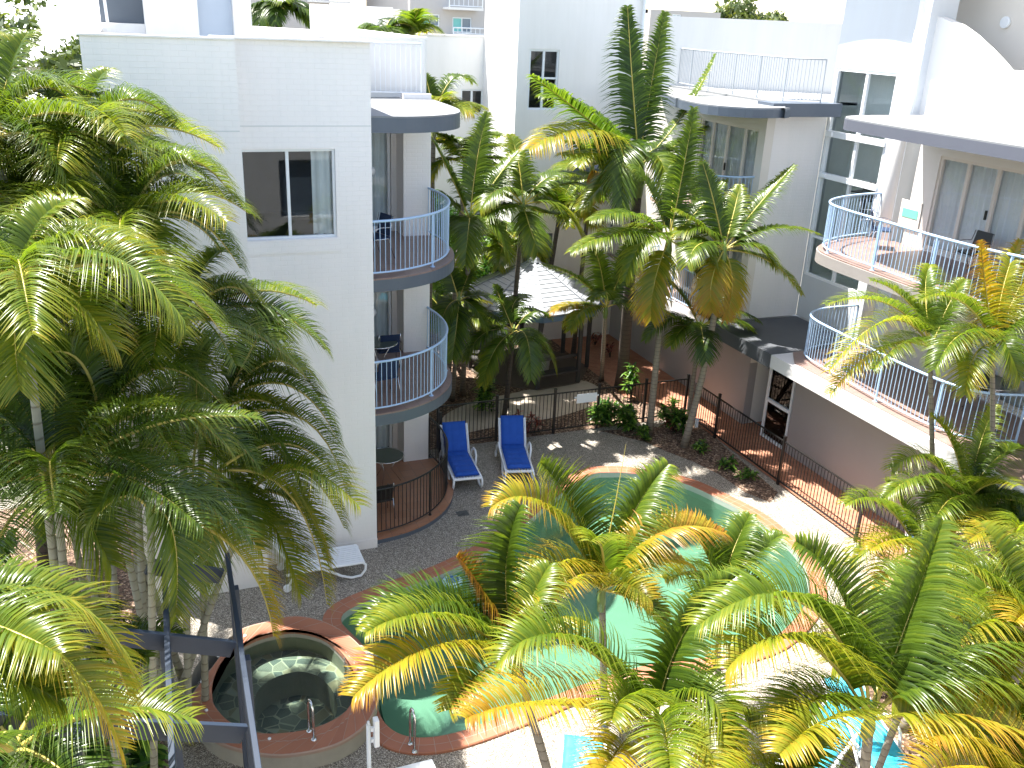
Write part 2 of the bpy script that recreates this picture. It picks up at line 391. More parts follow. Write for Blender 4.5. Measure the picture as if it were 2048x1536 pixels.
# ---------------------------------------------------------------- palms
def cattr(me, cols):
    a = me.color_attributes.new('tone', 'FLOAT_COLOR', 'POINT'); a.data.foreach_set('color', cols.ravel())
def frond_mesh(B, Cc, T, wid, hue, roll=0.0, n=46, rs=None, lw=.034, drop=.55, lift=.35, off=Vector((0,0,0))):
    rs = rs or np.random.RandomState(1)
    B, Cc, T = [np.array(v, float) for v in (B, Cc, T)]
    ln = np.linalg.norm(Cc-B) + np.linalg.norm(T-Cc)
    hd = T - B; hd[2] = 0; L = np.linalg.norm(hd)
    hd = hd / max(L, 1e-6)
    if L < .42 * ln and T[2] > B[2]:            # upright spear-like fronds present their flat side to the courtyard
        hd = np.array([.40, .917, 0.]) * (1 if hd @ np.array([.40, .917, 0.]) >= 0 else -1)
    elif L < .15 * ln: hd = np.array([0., -1., 0.])
    side = np.cross(hd, [0, 0, 1.]); side /= np.linalg.norm(side)
    def bez(s): s = s[:, None]; return (1-s)**2*B + 2*s*(1-s)*Cc + s*s*T
    def dbz(s): s = s[:, None]; d = 2*(1-s)*(Cc-B) + 2*s*(T-Cc); return d / np.linalg.norm(d, axis=1, keepdims=True)
    V = []; F = []; K = []; mi = []
    # leaflets
    NL = n * 2
    s = np.repeat(np.linspace(.14, .985, n), 2) + rs.uniform(-.004, .004, NL); s = np.clip(s, 0, 1)
    sg = np.tile([1., -1.], n)
    c = bez(s); t = dbz(s)
    sd = side - t * (t @ side)[:, None]; sd /= np.linalg.norm(sd, axis=1, keepdims=True)
    nm = np.cross(sd, t)
    a = roll + .0 * s; ca, sa = np.cos(a), np.sin(a)
    sd2 = sd * ca[:, None] + nm * sa[:, None]; nm2 = -sd * sa[:, None] + nm * ca[:, None]
    fw = .5 + .75 * s ** 1.5 + rs.uniform(-.05, .05, NL) + .05*np.sin(s*23)
    d = sd2 * sg[:, None] + t * fw[:, None] + nm2 * (lift + rs.uniform(-.07, .07, NL) + .06*np.sin(s*17+roll*9))[:, None]
    d /= np.linalg.norm(d, axis=1, keepdims=True)
    prof = np.clip(np.sin(np.pi * np.clip(.24 + .72 * s, 0, 1)) ** .75, .12, 1)
    LL = wid * prof * rs.uniform(.93, 1.05, NL)
    wv = np.cross(d, nm2); wv /= np.linalg.norm(wv, axis=1, keepdims=True)       # blade width direction (roughly along rachis)
    tw = rs.uniform(-.2, .2, NL); wv = wv * np.cos(tw)[:, None] + nm2 * np.sin(tw)[:, None]
    us = [0., .25, .5, .76, 1.]; ws = [.8, 1., .85, .5, .04]; NU = len(us)
    dr = drop * rs.uniform(.7, 1.35, NL)
    P3 = []
    for u, w_ in zip(us, ws):
        q = c + d * (LL * u)[:, None]; q[:, 2] -= dr * LL * u ** 2.8
        q += t * (LL * .12 * u * u)[:, None]
        q += (sd2 * sg[:, None]) * (LL * min(lift, 1.2) * .40 * u ** 3)[:, None]
        h = (lw * w_ / 2) * wv
        ridge = nm2 * (lw * .18 * w_)
        P3.append(np.stack([q - h, q + ridge, q + h], 1))
    A = np.stack(P3, 1).reshape(NL, NU*3, 3)
    V.append(A.reshape(-1, 3)); base = (np.arange(NL) * NU*3)[:, None]
    fq = []
    for r_ in range(NU-1):
        for k in range(2): fq.append(base + np.array([r_*3+k, r_*3+k+1, r_*3+k+4, r_*3+k+3]))
    F.append(np.concatenate(fq, 0))
    rnd = np.repeat(rs.uniform(0, 1, NL), NU*3); tip = np.tile(np.repeat(us, 3), NL)
    hue = .06 + hue*.80
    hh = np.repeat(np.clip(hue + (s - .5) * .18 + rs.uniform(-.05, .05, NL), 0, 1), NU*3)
    K.append(np.stack([hh, tip, rnd, np.ones_like(rnd)], 1))
    nleaf = NL * 2 * (NU-1)
    # rachis: 5-sided tube
    m = 12; ss = np.linspace(0, .99, m); cc = bez(ss); tt = dbz(ss); s2 = side - tt * (tt @ side)[:, None]; s2 /= np.linalg.norm(s2, axis=1, keepdims=True); n2 = np.cross(s2, tt)
    rr = .020 * (1 - ss) ** .7 + .003; ang = np.arange(5) * 2 * np.pi / 5
    ring = cc[:, None] + rr[:, None, None] * (s2[:, None] * np.cos(ang)[None, :, None] + n2[:, None] * np.sin(ang)[None, :, None])
    nb = NL * NU*3; V.append(ring.reshape(-1, 3))
    i, j = np.meshgrid(np.arange(m-1), np.arange(5), indexing='ij')
    F.append(np.stack([nb+i*5+j, nb+i*5+(j+1) % 5, nb+(i+1)*5+(j+1) % 5, nb+(i+1)*5+j], -1).reshape(-1, 4))
    K.append(np.tile([[.7, 0, .5, 1]], (m*5, 1)))
    V = np.concatenate(V) - np.array(off); F = np.concatenate(F); K = np.concatenate(K).astype(np.float32)
    me = bpy.data.meshes.new('frond')
    me.vertices.add(len(V)); me.vertices.foreach_set('co', V.astype(np.float32).ravel())
    me.loops.add(F.size); me.loops.foreach_set('vertex_index', F.astype(np.int32).ravel())
    me.polygons.add(len(F)); me.polygons.foreach_set('loop_start', np.arange(0, F.size, 4, dtype=np.int32))
    mi = np.zeros(len(F), np.int32); mi[nleaf:] = 1; me.polygons.foreach_set('material_index', mi)
    me.update(calc_edges=True); me.validate(); cattr(me, K)
    return me
GM = 'palms in the courtyard garden'; GF = 'golden cane palms at the near edge of the pool'; GL = 'cane palm clump on the left'; GR = 'palms along the right wall'
def palm(label, crown, Y, base, fronds, auto=0, hue=(.3,.5), L=(1.3,1.9), wid=(.38,.5), tr=.07, mat=None, bark=None, name='palm_tree',
         group=None, seed=1, shaft=.5, lean=0, n=44, lw=.034, elev=(15,75), az=None, ground=0.0, cat='palm tree', drop=.55, lift=.35, fixed=False):
    rs = np.random.RandomState(seed); mat = mat or (LEAFD if group == GL else LEAF); bark = bark or BARK
    n = int(n*1.3); lw *= 1.12; WS = 1.3
    extra = {GF: 0, GL: 5, GR: 1}.get(group, 0) if not fixed else 0; auto += extra
    if group in (GF, GL, GR): lift = {GF: 1.9, GL: 1.35, GR: 1.3}[group]; drop = {GF: .62, GL: .75, GR: .75}[group]
    if group == GF: WS = 1.34; n = int(n*1.15); lw *= .95; lift = 1.45
    if group == GM: WS = 1.3; auto += 2; lift = .5; hue = (.32, .5); drop = .6; n = int(n*1.15)
    if group == GL: hue = (hue[0]+.09, hue[1]+.06); fronds = [(*f_[:7], f_[7]+.08, *f_[8:]) for f_ in fronds]; lw *= .72; n = int(n*1.1)
    cr = P(*crown, y=Y) if len(crown) == 2 else Vector(crown)
    b = Vector((base[0], base[1], ground))
    root = thing(name, label, cat, tuple(b), group=group)
    tp = []
    for i in range(11):
        u = i / 10; q = b.lerp(cr - Vector((0, 0, shaft*.2)), u); q += Vector((math.sin(u*math.pi)*lean, 0, 0)); tp.append(q)
    MB().tube(tp, [tr*(1.45 if i == 0 else 1.12 - .3*i/10) for i in range(11)], 10).build('trunk', bark, root, True)
    if shaft:
        sh = [cr + Vector((0,0,-shaft*.75)), cr + Vector((0,0,-shaft*.35)), cr + Vector((0,0,.05)), cr+Vector((0,0,.22))]
        MB().tube(sh, [tr*.95, tr*1.15, tr*.7, .01], 10).build('crownshaft', STEMG, root, True)
    sc = 1 + 0
    k = 0
    for f in fronds:
        cx, cy, tx, ty, dc, dt, wd, hu = f[:8]; rl = f[8] if len(f) > 8 else 0.0
        c_ = P(cx, cy, y=cr.y + dc); t_ = P(tx, ty, y=cr.y + dt)
        me = frond_mesh(cr, c_, t_, wd*WS, hu, rl, n, rs, lw, drop, lift, off=b); me.materials.append(mat); me.materials.append(STEM)
        o = bpy.data.objects.new('frond', me); C.objects.link(o); o.parent = root; k += 1
    for i in range(max(0, auto)):
        g = (2*math.pi*(i + rs.uniform(-.3,.3))/auto) if az is None else R(rs.uniform(*az))
        e = R(rs.uniform(*elev)); l = rs.uniform(*L); hd = Vector((math.cos(g), math.sin(g), 0))
        c_ = cr + (hd*math.cos(e) + Vector((0,0,math.sin(e))))*l*.55
        e2 = e - R(rs.uniform(55, 100)); t_ = c_ + (hd*math.cos(e2) + Vector((0,0,math.sin(e2))))*l*.55
        me = frond_mesh(cr, c_, t_, rs.uniform(*wid)*WS, rs.uniform(*hue), rs.uniform(-.25,.25), n, rs, lw, drop, lift, off=b); me.materials.append(mat); me.materials.append(STEM)
        o = bpy.data.objects.new('frond', me); C.objects.link(o); o.parent = root
    return root
def leafy(name, label, cat, base, n, ll, lw, h, mat, seed=1, group=None, spread=.25, up=(10,80), parts=True, stems=3):
    """plant of strap leaves on short stems"""
    rs = np.random.RandomState(seed); root = thing(name, label, cat, base, group=group)
    sm = MB(); tops = []
    for k in range(stems):
        a = rs.uniform(0, 6.28); r_ = spread*rs.uniform(.2, 1); t = Vector((base[0]+r_*math.cos(a), base[1]+r_*math.sin(a), base[2]+h*rs.uniform(.5,1)))
        tops.append(t); sm.tube([Vector(base), (Vector(base)+t)/2, t], [.02,.016,.01], 6)
    sm.build('stem', BARKD, root, True)
    V=[];F=[];K=[]
    for i in range(n):
        t = tops[i % stems]; a = rs.uniform(0, 6.28); e = R(rs.uniform(*up)); l = ll*rs.uniform(.6,1.1)
        o = t - Vector((0,0,h*rs.uniform(0,.45))); d = Vector((math.cos(a)*math.cos(e), math.sin(a)*math.cos(e), math.sin(e))); s_ = Vector((-math.sin(a), math.cos(a), 0))
        r3 = rs.uniform()
        k = len(V)
        for u, w_ in ((0,.3),(.35,1),(.7,.8),(1,.05)):
            q = o + d*l*u - Vector((0,0,l*.5*u*u))
            V += [tuple(q - s_*lw*w_/2), tuple(q + s_*lw*w_/2)]; K += [(r3, u, r3, 1)]*2
        F += [(k+j*2, k+j*2+1, k+j*2+3, k+j*2+2) for j in range(3)]
    V = [(x-base[0], y-base[1], z-base[2]) for x,y,z in V]
    me = bpy.data.meshes.new('foliage'); me.from_pydata(V, [], F); me.materials.append(mat); cattr(me, np.array(K, np.float32))
    o = bpy.data.objects.new('foliage', me); C.objects.link(o); o.parent = root
    return root
def tree(name, label, cat, base, h, rx, rz, n, ls=.3, mat=None, seed=1, group=None, clumps=26, trunk=.18):
    rs = np.random.RandomState(seed); mat = mat or TREE; b = Vector(base); root = thing(name, label, cat, base, group=group)
    cz = b.z + h - rz; tm = MB(); tm.tube([b, b+Vector((.1,0,h*.4)), Vector((b.x, b.y, cz))], [trunk, trunk*.75, trunk*.4], 8)
    cs = []
    for i in range(clumps):
        a = rs.uniform(0, 6.28); ph = rs.uniform(-.9, 1); r_ = rs.uniform(.35, .95)
        p = Vector((b.x+rx*r_*math.cos(a)*math.sqrt(1-ph*ph*.8), b.y+rx*r_*math.sin(a)*math.sqrt(1-ph*ph*.8), cz+rz*ph*r_)); cs.append((p, rs.uniform(.2,.38)*rx))
        if i % 3 == 0: tm.tube([Vector((b.x, b.y, b.z+h*.35)), p], [trunk*.4, trunk*.1], 5)
    tm.build('trunk', BARKD, root, True)
    pi = rs.randint(0, clumps, n); cc = np.array([list(cs[i][0]) for i in pi]); cr_ = np.array([cs[i][1] for i in pi])
    dv = rs.normal(size=(n,3)); dv /= np.linalg.norm(dv, axis=1, keepdims=True); q = cc + dv*(cr_*rs.uniform(.5,1.1,n))[:,None]*np.array([1,1,.75])
    u = rs.normal(size=(n,3)); u /= np.linalg.norm(u, axis=1, keepdims=True); v = np.cross(u, dv); v /= (np.linalg.norm(v, axis=1, keepdims=True)+1e-6)
    sz = ls*rs.uniform(.5,1.2,n)[:,None]
    V = np.stack([q-u*sz, q-v*sz*.4, q+u*sz, q+v*sz*.4], 1).reshape(-1,3) - np.array(base)
    F = np.arange(n*4).reshape(-1,4)
    tone = np.clip(rs.uniform(0,1,clumps)[pi]*.6+rs.uniform(0,.4,n),0,1)
    K = np.repeat(np.stack([tone, np.zeros(n), rs.uniform(0,1,n), np.ones(n)],1),4,axis=0).astype(np.float32)
    me = bpy.data.meshes.new('crown'); me.from_pydata(V.tolist(), [], F.tolist()); me.materials.append(mat); cattr(me, K)
    o = bpy.data.objects.new('crown', me); C.objects.link(o); o.parent = root
    return root

# ---------------------------------------------------------------- wall, window, door, railing builders
def wall(mb, o, u, n, u0, u1, z0, z1, th, ops=()):
    """wall slab with real openings: outer face at n=0, inner at n=-th"""
    mb.frame((o[0], o[1], 0), (*u, 0), (*n, 0))
    us = sorted({u0, u1, *[q for p in ops for q in p[:2]]}); zs = sorted({z0, z1, *[q for p in ops for q in p[2:4]]})
    def hole(a, b): return any(p[0]-1e-6 <= a and b[0] <= p[1]+1e-6 and p[2]-1e-6 <= a2 and b[1] <= p[3]+1e-6 for p in ops for a2 in (b[2],))
    inn = [[not any(p[0]-1e-6 <= us[i] and us[i+1] <= p[1]+1e-6 and p[2]-1e-6 <= zs[j] and zs[j+1] <= p[3]+1e-6 for p in ops) for j in range(len(zs)-1)] for i in range(len(us)-1)]
    def q(*pts):
        k = len(mb.v); mb.v += [mb.T(p) for p in pts]; f = tuple(range(k, k+4)); mb.f.append(f[::-1] if mb.flip else f)
    for i in range(len(us)-1):
        for j in range(len(zs)-1):
            if not inn[i][j]: continue
            a, b, c, d = us[i], us[i+1], zs[j], zs[j+1]
            q((a,0,c),(a,0,d),(b,0,d),(b,0,c)); q((a,-th,c),(b,-th,c),(b,-th,d),(a,-th,d))
            if i == 0 or not inn[i-1][j]: q((a,0,c),(a,-th,c),(a,-th,d),(a,0,d))
            if i == len(us)-2 or not inn[i+1][j]: q((b,0,c),(b,0,d),(b,-th,d),(b,-th,c))
            if j == 0 or not inn[i][j-1]: q((a,0,c),(b,0,c),(b,-th,c),(a,-th,c))
            if j == len(zs)-2 or not inn[i][j+1]: q((a,0,d),(a,-th,d),(b,-th,d),(b,0,d))
    mb.fr = None; mb.flip = False
def glazed(name, parent, o, u, n, u0, u1, z0, z1, divs, fm, fw=.05, dep=.07, curtain=None, cmat=None, room=1.6, bars=(), handle=None, label=None, sill=False, depth2=0.0, rmat=None):
    """window or sliding door: frame, panes, curtains and a dark room behind"""
    O = (o[0], o[1], 0); U = (*u, 0); N = (*n, 0)
    f = MB().frame(O, U, N)
    f.box((u0, -.12, z0), (u0+fw, -.12+dep, z1)); f.box((u1-fw, -.12, z0), (u1, -.12+dep, z1))
    f.box((u0+fw, -.12, z0), (u1-fw, -.12+dep, z0+fw)); f.box((u0+fw, -.12, z1-fw), (u1-fw, -.12+dep, z1))
    for d in divs: f.box((d-fw*.6, -.105, z0+fw), (d+fw*.6, -.12+dep-.012, z1-fw))
    for b in bars: f.box((u0+fw, -.10, b-fw*.5), (u1-fw, -.12+dep-.02, b+fw*.5))
    if sill: f.box((u0-.03, -.05, z0-.05), (u1+.03, .03, z0-.002))
    win = f.build(name, fm, parent, bevel=.004, label=label)
    g = MB().frame(O, U, N); g.v = [g.T(q) for q in ((u0+fw*.5,-.10,z0+fw*.5),(u1-fw*.5,-.10,z0+fw*.5),(u1-fw*.5,-.10,z1-fw*.5),(u0+fw*.5,-.10,z1-fw*.5))]; g.f = [(3,2,1,0) if not g.flip else (0,1,2,3)] ; g.build('pane', GLASS, win)
    if handle:
        h = MB().frame(O, U, N); h.box((handle-.02, -.06, z0+.95), (handle+.02, -.02, z0+1.15)); h.build('handle', BLACK, win)
    if curtain:
        for (c0, c1) in curtain:
            c = MB().frame(O, U, N); m = max(8, int((c1-c0)*26)); k = 0; 
            for i in range(m+1):
                uu = c0+(c1-c0)*i/m; w_ = -.19-depth2 - .045*math.sin(i*1.55) - .012*math.sin(i*.7)
                c.v += [c.T((uu, w_, z0+.03)), c.T((uu, w_, z1-.02))]
                if i: c.f.append((2*i-2, 2*i, 2*i+1, 2*i-1))
            c.build('curtain', cmat or CURTAIN, win, True)
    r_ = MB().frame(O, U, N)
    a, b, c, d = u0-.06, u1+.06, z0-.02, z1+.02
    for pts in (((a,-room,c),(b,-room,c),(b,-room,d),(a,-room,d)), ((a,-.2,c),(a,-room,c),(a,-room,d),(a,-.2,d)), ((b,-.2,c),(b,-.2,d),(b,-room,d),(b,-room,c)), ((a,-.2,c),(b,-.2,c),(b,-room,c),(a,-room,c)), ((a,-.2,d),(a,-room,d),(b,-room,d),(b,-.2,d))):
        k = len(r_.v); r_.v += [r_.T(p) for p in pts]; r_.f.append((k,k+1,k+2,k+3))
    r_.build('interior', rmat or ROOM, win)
    return win
def railing(parent, path, z, h, mat, spacing=.11, post=1.25, rr=.024, br=.008, name='railing', bottom=.09, curved=True, top2=None):
    pts = [Vector((p[0], p[1], 0)) for p in path]
    cum = [0]
    for a, b in zip(pts, pts[1:]): cum.append(cum[-1] + (b-a).length)
    def at(d):
        for i in range(len(pts)-1):
            if d <= cum[i+1] or i == len(pts)-2:
                return pts[i].lerp(pts[i+1], (d-cum[i])/max(1e-6, cum[i+1]-cum[i]))
    L = cum[-1]; base = [Vector((p.x, p.y, z)) for p in pts]
    up = lambda q, dz: Vector((q.x, q.y, z+dz))
    rail = MB().tube([up(p, h) for p in pts], rr, 8).tube([up(p, bottom) for p in pts], rr*.75, 8).build(name, mat, parent, True)
    nb = max(2, int(L/spacing)); b = MB()
    for i in range(nb+1): q = at(L*i/nb); b.tube([up(q, bottom), up(q, h)], br, 5, False)
    b.build('baluster', mat, rail, True)
    np_ = max(1, round(L/post))
    for i in range(np_+1):
        q = at(L*i/np_); MB().tube([up(q, 0), up(q, .012), up(q, .013), up(q, h)], [rr*2, rr*2, rr*.85, rr*.85], 8).build('post', mat, rail)
    return rail

# ================================================================ GROUND
pin_px = [(693,1221),(744,1197),(820,1170),(895,1142),(985,1095),(1055,1042),(1110,995),(1177,950),(1225,944),(1270,947),(1363,964),(1441,998),(1506,1032),(1551,1067),(1592,1103),(1616,1150),(1612,1205),(1545,1275),(1430,1310),(1310,1325),(1180,1362),(1039,1418),(932,1457),(864,1472),(813,1470),(778,1452),(758,1420),(750,1360),(735,1300),(700,1262),(683,1241)]
pin = ccw(xy(spline([XY(*p, .05) for p in pin_px], 4, True)))
pout = offset(pin, .34)
spo_px = [(373,1388),(383,1340),(413,1303),(480,1258),(539,1241),(590,1231),(642,1240),(690,1264),(725,1296),(752,1340),(758,1392),(737,1443),(696,1477),(642,1498),(560,1510),(488,1501),(426,1478),(387,1436)]
spi_px = [(423,1392),(433,1340),(461,1303),(505,1276),(548,1263),(590,1258),(642,1270),(676,1296),(703,1335),(711,1375),(694,1419),(642,1450),(573,1464),(512,1463),(454,1438)]
SZ = .35
spo = ccw(xy(spline([XY(*p, SZ) for p in spo_px], 4, True))); spi = ccw(xy(spline([XY(*p, SZ) for p in spi_px], 4, True)))
def ccen(p): return (sum(q[0] for q in p)/len(p), sum(q[1] for q in p)/len(p))
def scale(p, c, k, dx=0, dy=0): return [(c[0]+(q[0]-c[0])*k+dx, c[1]+(q[1]-c[1])*k+dy) for q in p]
sc_ = ccen(spi)
hole_p = offset(pin, .10); hole_s = scale(spo, ccen(spo), .96)
# deck and spa hole touch: join them through two separate holes kept apart by the spa wall
DX0, DX1, DY0, DY1 = -6, 14.0, 2.0, 20.72
def inside(pt, poly):
    c = False; n = len(poly)
    for i in range(n):
        a, b = poly[i-1], poly[i]
        if (a[1] > pt[1]) != (b[1] > pt[1]) and pt[0] < (b[0]-a[0])*(pt[1]-a[1])/(b[1]-a[1])+a[0]: c = not c
    return c
hole_s2 = [q for q in hole_s if not inside(q, offset(pin, .16))]
tag(MB().sheet([(DX0,DY0),(DX1,DY0),(DX1,DY1),(DX0,DY1)], 0.0, [hole_p[::-1], hole_s2[::-1]]).build('pool_deck', AGG), kind='structure')
GROUND = simple('far_ground', (.16,.15,.12), .9, var=.3, nscale=.2)
tag(MB().sheet([(-400,-60),(600,-60),(600,900),(-400,900)], -.06, [[(-5.9,2.1),(-5.9,20.6),(13.9,20.6),(13.9,2.1)]]).build('ground', GROUND), kind='structure')
tag(MB().sheet([(14.0,2),(15.3,2),(15.3,17.9),(16.8,17.9),(16.8,19.9),(15.3,19.9),(15.3,21.0),(16.0,31),(13.0,31),(13.0,22.5),(14.0,20.9)], .006).build('brick_path', PAVER), kind='structure')
gz = (11.05, 25.3)
tag(MB().sheet([(5,20.72),(14.0,20.72),(14.0,20.9),(13.0,22.5),(13,31),(5,31)], -.004).build('garden_bed', MULCH), kind='structure')
tag(MB().sheet(xy(spline([XY(*p) for p in [(890,830),(960,800),(1010,790),(1100,770),(1160,760),(1200,780),(1150,800),(1180,812),(1110,835),(1040,845),(960,860),(880,875)]],4,True)), .004).build('gazebo_paving', SANDP), kind='structure')
bed = [XY(*p) for p in [(1200,862),(1240,872),(1290,884),(1330,902),(1390,925),(1440,950),(1490,985),(1540,1005),(1556,985),(1397,848)]]
bed = [(a, min(b, 20.71)) for a, b in bed]
tag(MB().sheet(ccw(bed), .005).build('mulch_bed', MULCH), kind='structure')
tag(MB().sheet([(-5.9,6.5),(-.9,6.5),(-.45,9.5),(-.35,12),(-.2,14.2),(-.56,15.8),(-.56,20.5),(-5.9,20.5)], .005).build('mulch_bed', MULCH), kind='structure')
bed2 = [XY(*p) for p in [(1640,1250),(1700,1200),(1760,1140),(2100,1100),(2300,1536),(2300,1900),(1800,1900),(1720,1700),(1790,1500),(1740,1420),(1660,1330)]]
bed2 = [(min(a, 13.98), max(b, 2.2)) for a, b in bed2]
tag(MB().sheet(ccw(bed2), .005).build('mulch_bed', MULCH), kind='structure')
# pool shell
sh = MB(); k = len(pin)
ring0 = [(x, y, .03) for x, y in pin]; fl = scale(pin, ccen(pin), .93)
ring1 = [(x, y, -.55) for x, y in offset(pin, -.02)]; 
sh.v = ring0 + ring1
for i in range(k): j = (i+1) % k; sh.f.append((i, j, k+j, k+i))
sh.sheet(offset(pin, -.02), -1.05)
kk = len(sh.v) - k
for i in range(k): j = (i+1) % k; sh.f.append((k+i, k+j, kk+j, kk+i))
tag(sh.build('pool_floor', POOLP), kind='structure')
stp = ccw([q for q in xy(spline([XY(*p, -.42) for p in [(760,1400),(770,1395),(860,1400),(1000,1375),(1100,1330),(1180,1365),(1110,1425),(1010,1465),(900,1490),(820,1485),(775,1455)]], 4, True)) if inside(q, offset(pin, .0))])
tag(MB().prism(stp, -1.04, -.42).build('pool_step', POOLP), kind='structure')
tag(MB().sheet(offset(pin, .02), -.10).build('pool_water', WATER), kind='structure')
def ribbon(inner, outer, z, drop_in, drop_out, r=.03):
    """coping ring with uv: u along, v across, rounded inner edge"""
    mb = MB(); mb.uv = []; n = len(inner); cum = 0
    for i in range(n+1):
        a = Vector((*inner[i % n],)); b = Vector((*outer[i % n],))
        if i: cum += ((Vector(inner[i % n])+Vector(outer[i % n]))/2 - (Vector(inner[i-1])+Vector(outer[i-1]))/2).length
        d = (b-a).normalized(); W = (b-a).length
        prof = [(0,-drop_in),(0,-r),(r*.3,-r*.3),(r,0),(W-r*.5,0),(W,-r*.5),(W,-drop_out)]; vv = -drop_in
        for k_, (q, dz) in enumerate(prof):
            p = a + d*q; mb.v.append((p.x, p.y, z+dz)); mb.uv.append((cum, .345+vv*1.0 if k_ < 1 else min(.36, q+.0)))
        m = len(prof)
        if i:
            for j in range(m-1): mb.f.append(((i-1)*m+j, i*m+j, i*m+j+1, (i-1)*m+j+1))
    return mb
tag(ribbon(pin, pout, .05, .14, .08).build('pool_coping', COPING, smooth=False), kind='structure')
# spa
spa = thing('spa_pool', 'raised round spa with terracotta coping and stone paved bench beside the pool', 'spa', (sc_[0], sc_[1], 0))
ribbon(spi, spo, SZ, .10, .06).build('coping', COPING, spa)
n_ = len(spo); ow = offset(spo, -.03); wl = MB(); wl.v = [(x, y, SZ-.02) for x, y in ow] + [(x, y, -.9) for x, y in ow]
wl.f = [(n_+i, n_+(i+1) % n_, (i+1) % n_, i) for i in range(n_)]; wl.build('outer_wall', STONE, spa)
n_ = len(spi); iw = offset(spi, .01); bench_i = scale(spi, sc_, .60, .12, -.12)
wl = MB(); wl.v = [(x, y, SZ-.02) for x, y in iw] + [(x, y, -.12) for x, y in iw]; wl.f = [(i, (i+1) % n_, n_+(i+1) % n_, n_+i) for i in range(n_)]; wl.build('inner_wall', STONE, spa)
be = MB(); be.sheet(iw, -.10, [bench_i[::-1]]); be.build('bench', CRAZY, spa)
wl = MB(); wl.v = [(x, y, -.10) for x, y in bench_i] + [(x, y, -.62) for x, y in bench_i]; wl.f = [(i, (i+1) % n_, n_+(i+1) % n_, n_+i) for i in range(n_)]; wl.build('well_wall', STONE, spa)
MB().sheet(bench_i, -.60).build('well_floor', CRAZY, spa)
MB().sheet(iw, .17).build('water', SPAW, spa)
for p in [(405,1316),(404,1364),(413,1421),(539,1478),(437,1313),(490,1272)]:
    q = XY(*p, SZ); MB().tube([(q[0],q[1],SZ), (q[0],q[1],SZ+.015)], .025, 10).build('cap', PLASTIC, spa, True)
sp = P(722, 1312, z=.3); d = Vector((.8, .55, 0)).normalized(); e = Vector((-d.y, d.x, 0))
sb = MB().frame(sp, d, e); sb.box((-.22,-.2,-.42),(.2,.2,.03)); sb.build('spillway', AGG, spa, bevel=.02)

# ================================================================ LEFT BUILDING
LB = thing('apartment_building', 'white painted brick apartment building on the left with curved blue-railed balconies', 'building', (2, 18, 0))
FY = 16.55; TOP = 9.9
m = MB()
wall(m, (0, FY), (1, 0), (0, -1), 1.67, 3.97, 0, TOP, .25, [(1.71, 3.32, 6.58, 8.14)])
wall(m, (0, 15.85), (1, 0), (0, -1), -.53, 1.67, 0, TOP, .25)
m.box((1.42, 16.1, 0), (1.668, FY+.25, TOP-.003)); m.box((-.53, 16.101, 0), (-.28, 24, TOP-.003))
m.box((3.72, FY+.251, 0), (3.97, 20.7, TOP-.003))
m.build('wall', WHITE, LB)
m = MB(); m.box((1.67, FY-.012, 0), (3.975, FY-.002, .22)); m.build('plinth', WHITE, LB)
m = MB()
m.box((-.56, 15.82, TOP), (1.66, 16.13, TOP+.03)); m.box((1.64, 16.45, TOP), (3.99, FY+.28, TOP+.03)); m.box((-.56, 16.131, TOP), (-.25, 20.2, TOP+.03)); m.box((1.36, 16.131, TOP), (1.639, FY+.28, TOP+.03))
m.box((3.70, FY+.281, TOP), (3.99, 20.3, TOP+.03))
m.build('parapet_cap', RENDER, LB)
m = MB(); m.box((-.27, 17.0, 8.9), (3.7, 26, 9.0)); m.box((3.98, 20.56, 8.9), (5.97, 26, 9.0)); m.build('roof', ROOFW, LB)
# soldier course sill below window, recess joint
m = MB(); m.box((1.66, FY-.02, 6.33), (3.36, FY-.002, 6.57)); m.build('window_sill', WHITE, LB)
m = MB(); m.box((-.53, 15.846, 8.52), (1.66, 15.849, 8.535)); m.box((1.68, FY-.004, 8.52), (3.96, FY-.001, 8.535)); m.build('joint', simple('joint_grey', (.58,.60,.59), .8), LB)
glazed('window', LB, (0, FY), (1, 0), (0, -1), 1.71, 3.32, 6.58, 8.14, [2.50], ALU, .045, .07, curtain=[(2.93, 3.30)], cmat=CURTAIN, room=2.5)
# recessed door walls on three floors, wing wall, right side
DY = 20.6
for zf in (.12, 2.98, 5.74):
    m = MB(); wall(m, (0, DY), (1, 0), (0, -1), 3.97, 5.5, zf, zf+2.72, .2, [(3.99, 5.38, zf+.05, zf+2.32)]); m.build('recess_wall', WHITE, LB)
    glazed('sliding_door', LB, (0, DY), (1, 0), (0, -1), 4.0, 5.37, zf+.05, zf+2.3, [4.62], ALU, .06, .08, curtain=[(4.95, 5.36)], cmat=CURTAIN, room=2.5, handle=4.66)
m = MB(); wall(m, (0, 20.0), (1, 0), (0, -1), 5.5, 6.12, 0, TOP-1.1, .2); m.box((5.5, 20.201, 0), (5.7, 20.799, 8.7)); m.box((5.92, 20.201, 0), (6.12, 26, 8.7)); m.build('wing_wall', WHITE, LB)
def bal_outline(dx=0, grow=0):
    c = [(3.97,16.62),(4.64,16.72),(5.33,17.08),(5.85,17.65),(6.16,18.4),(6.24,19.2),(6.16,20.0)]
    p = xy(spline(c, 5)); return p
BO = bal_outline()
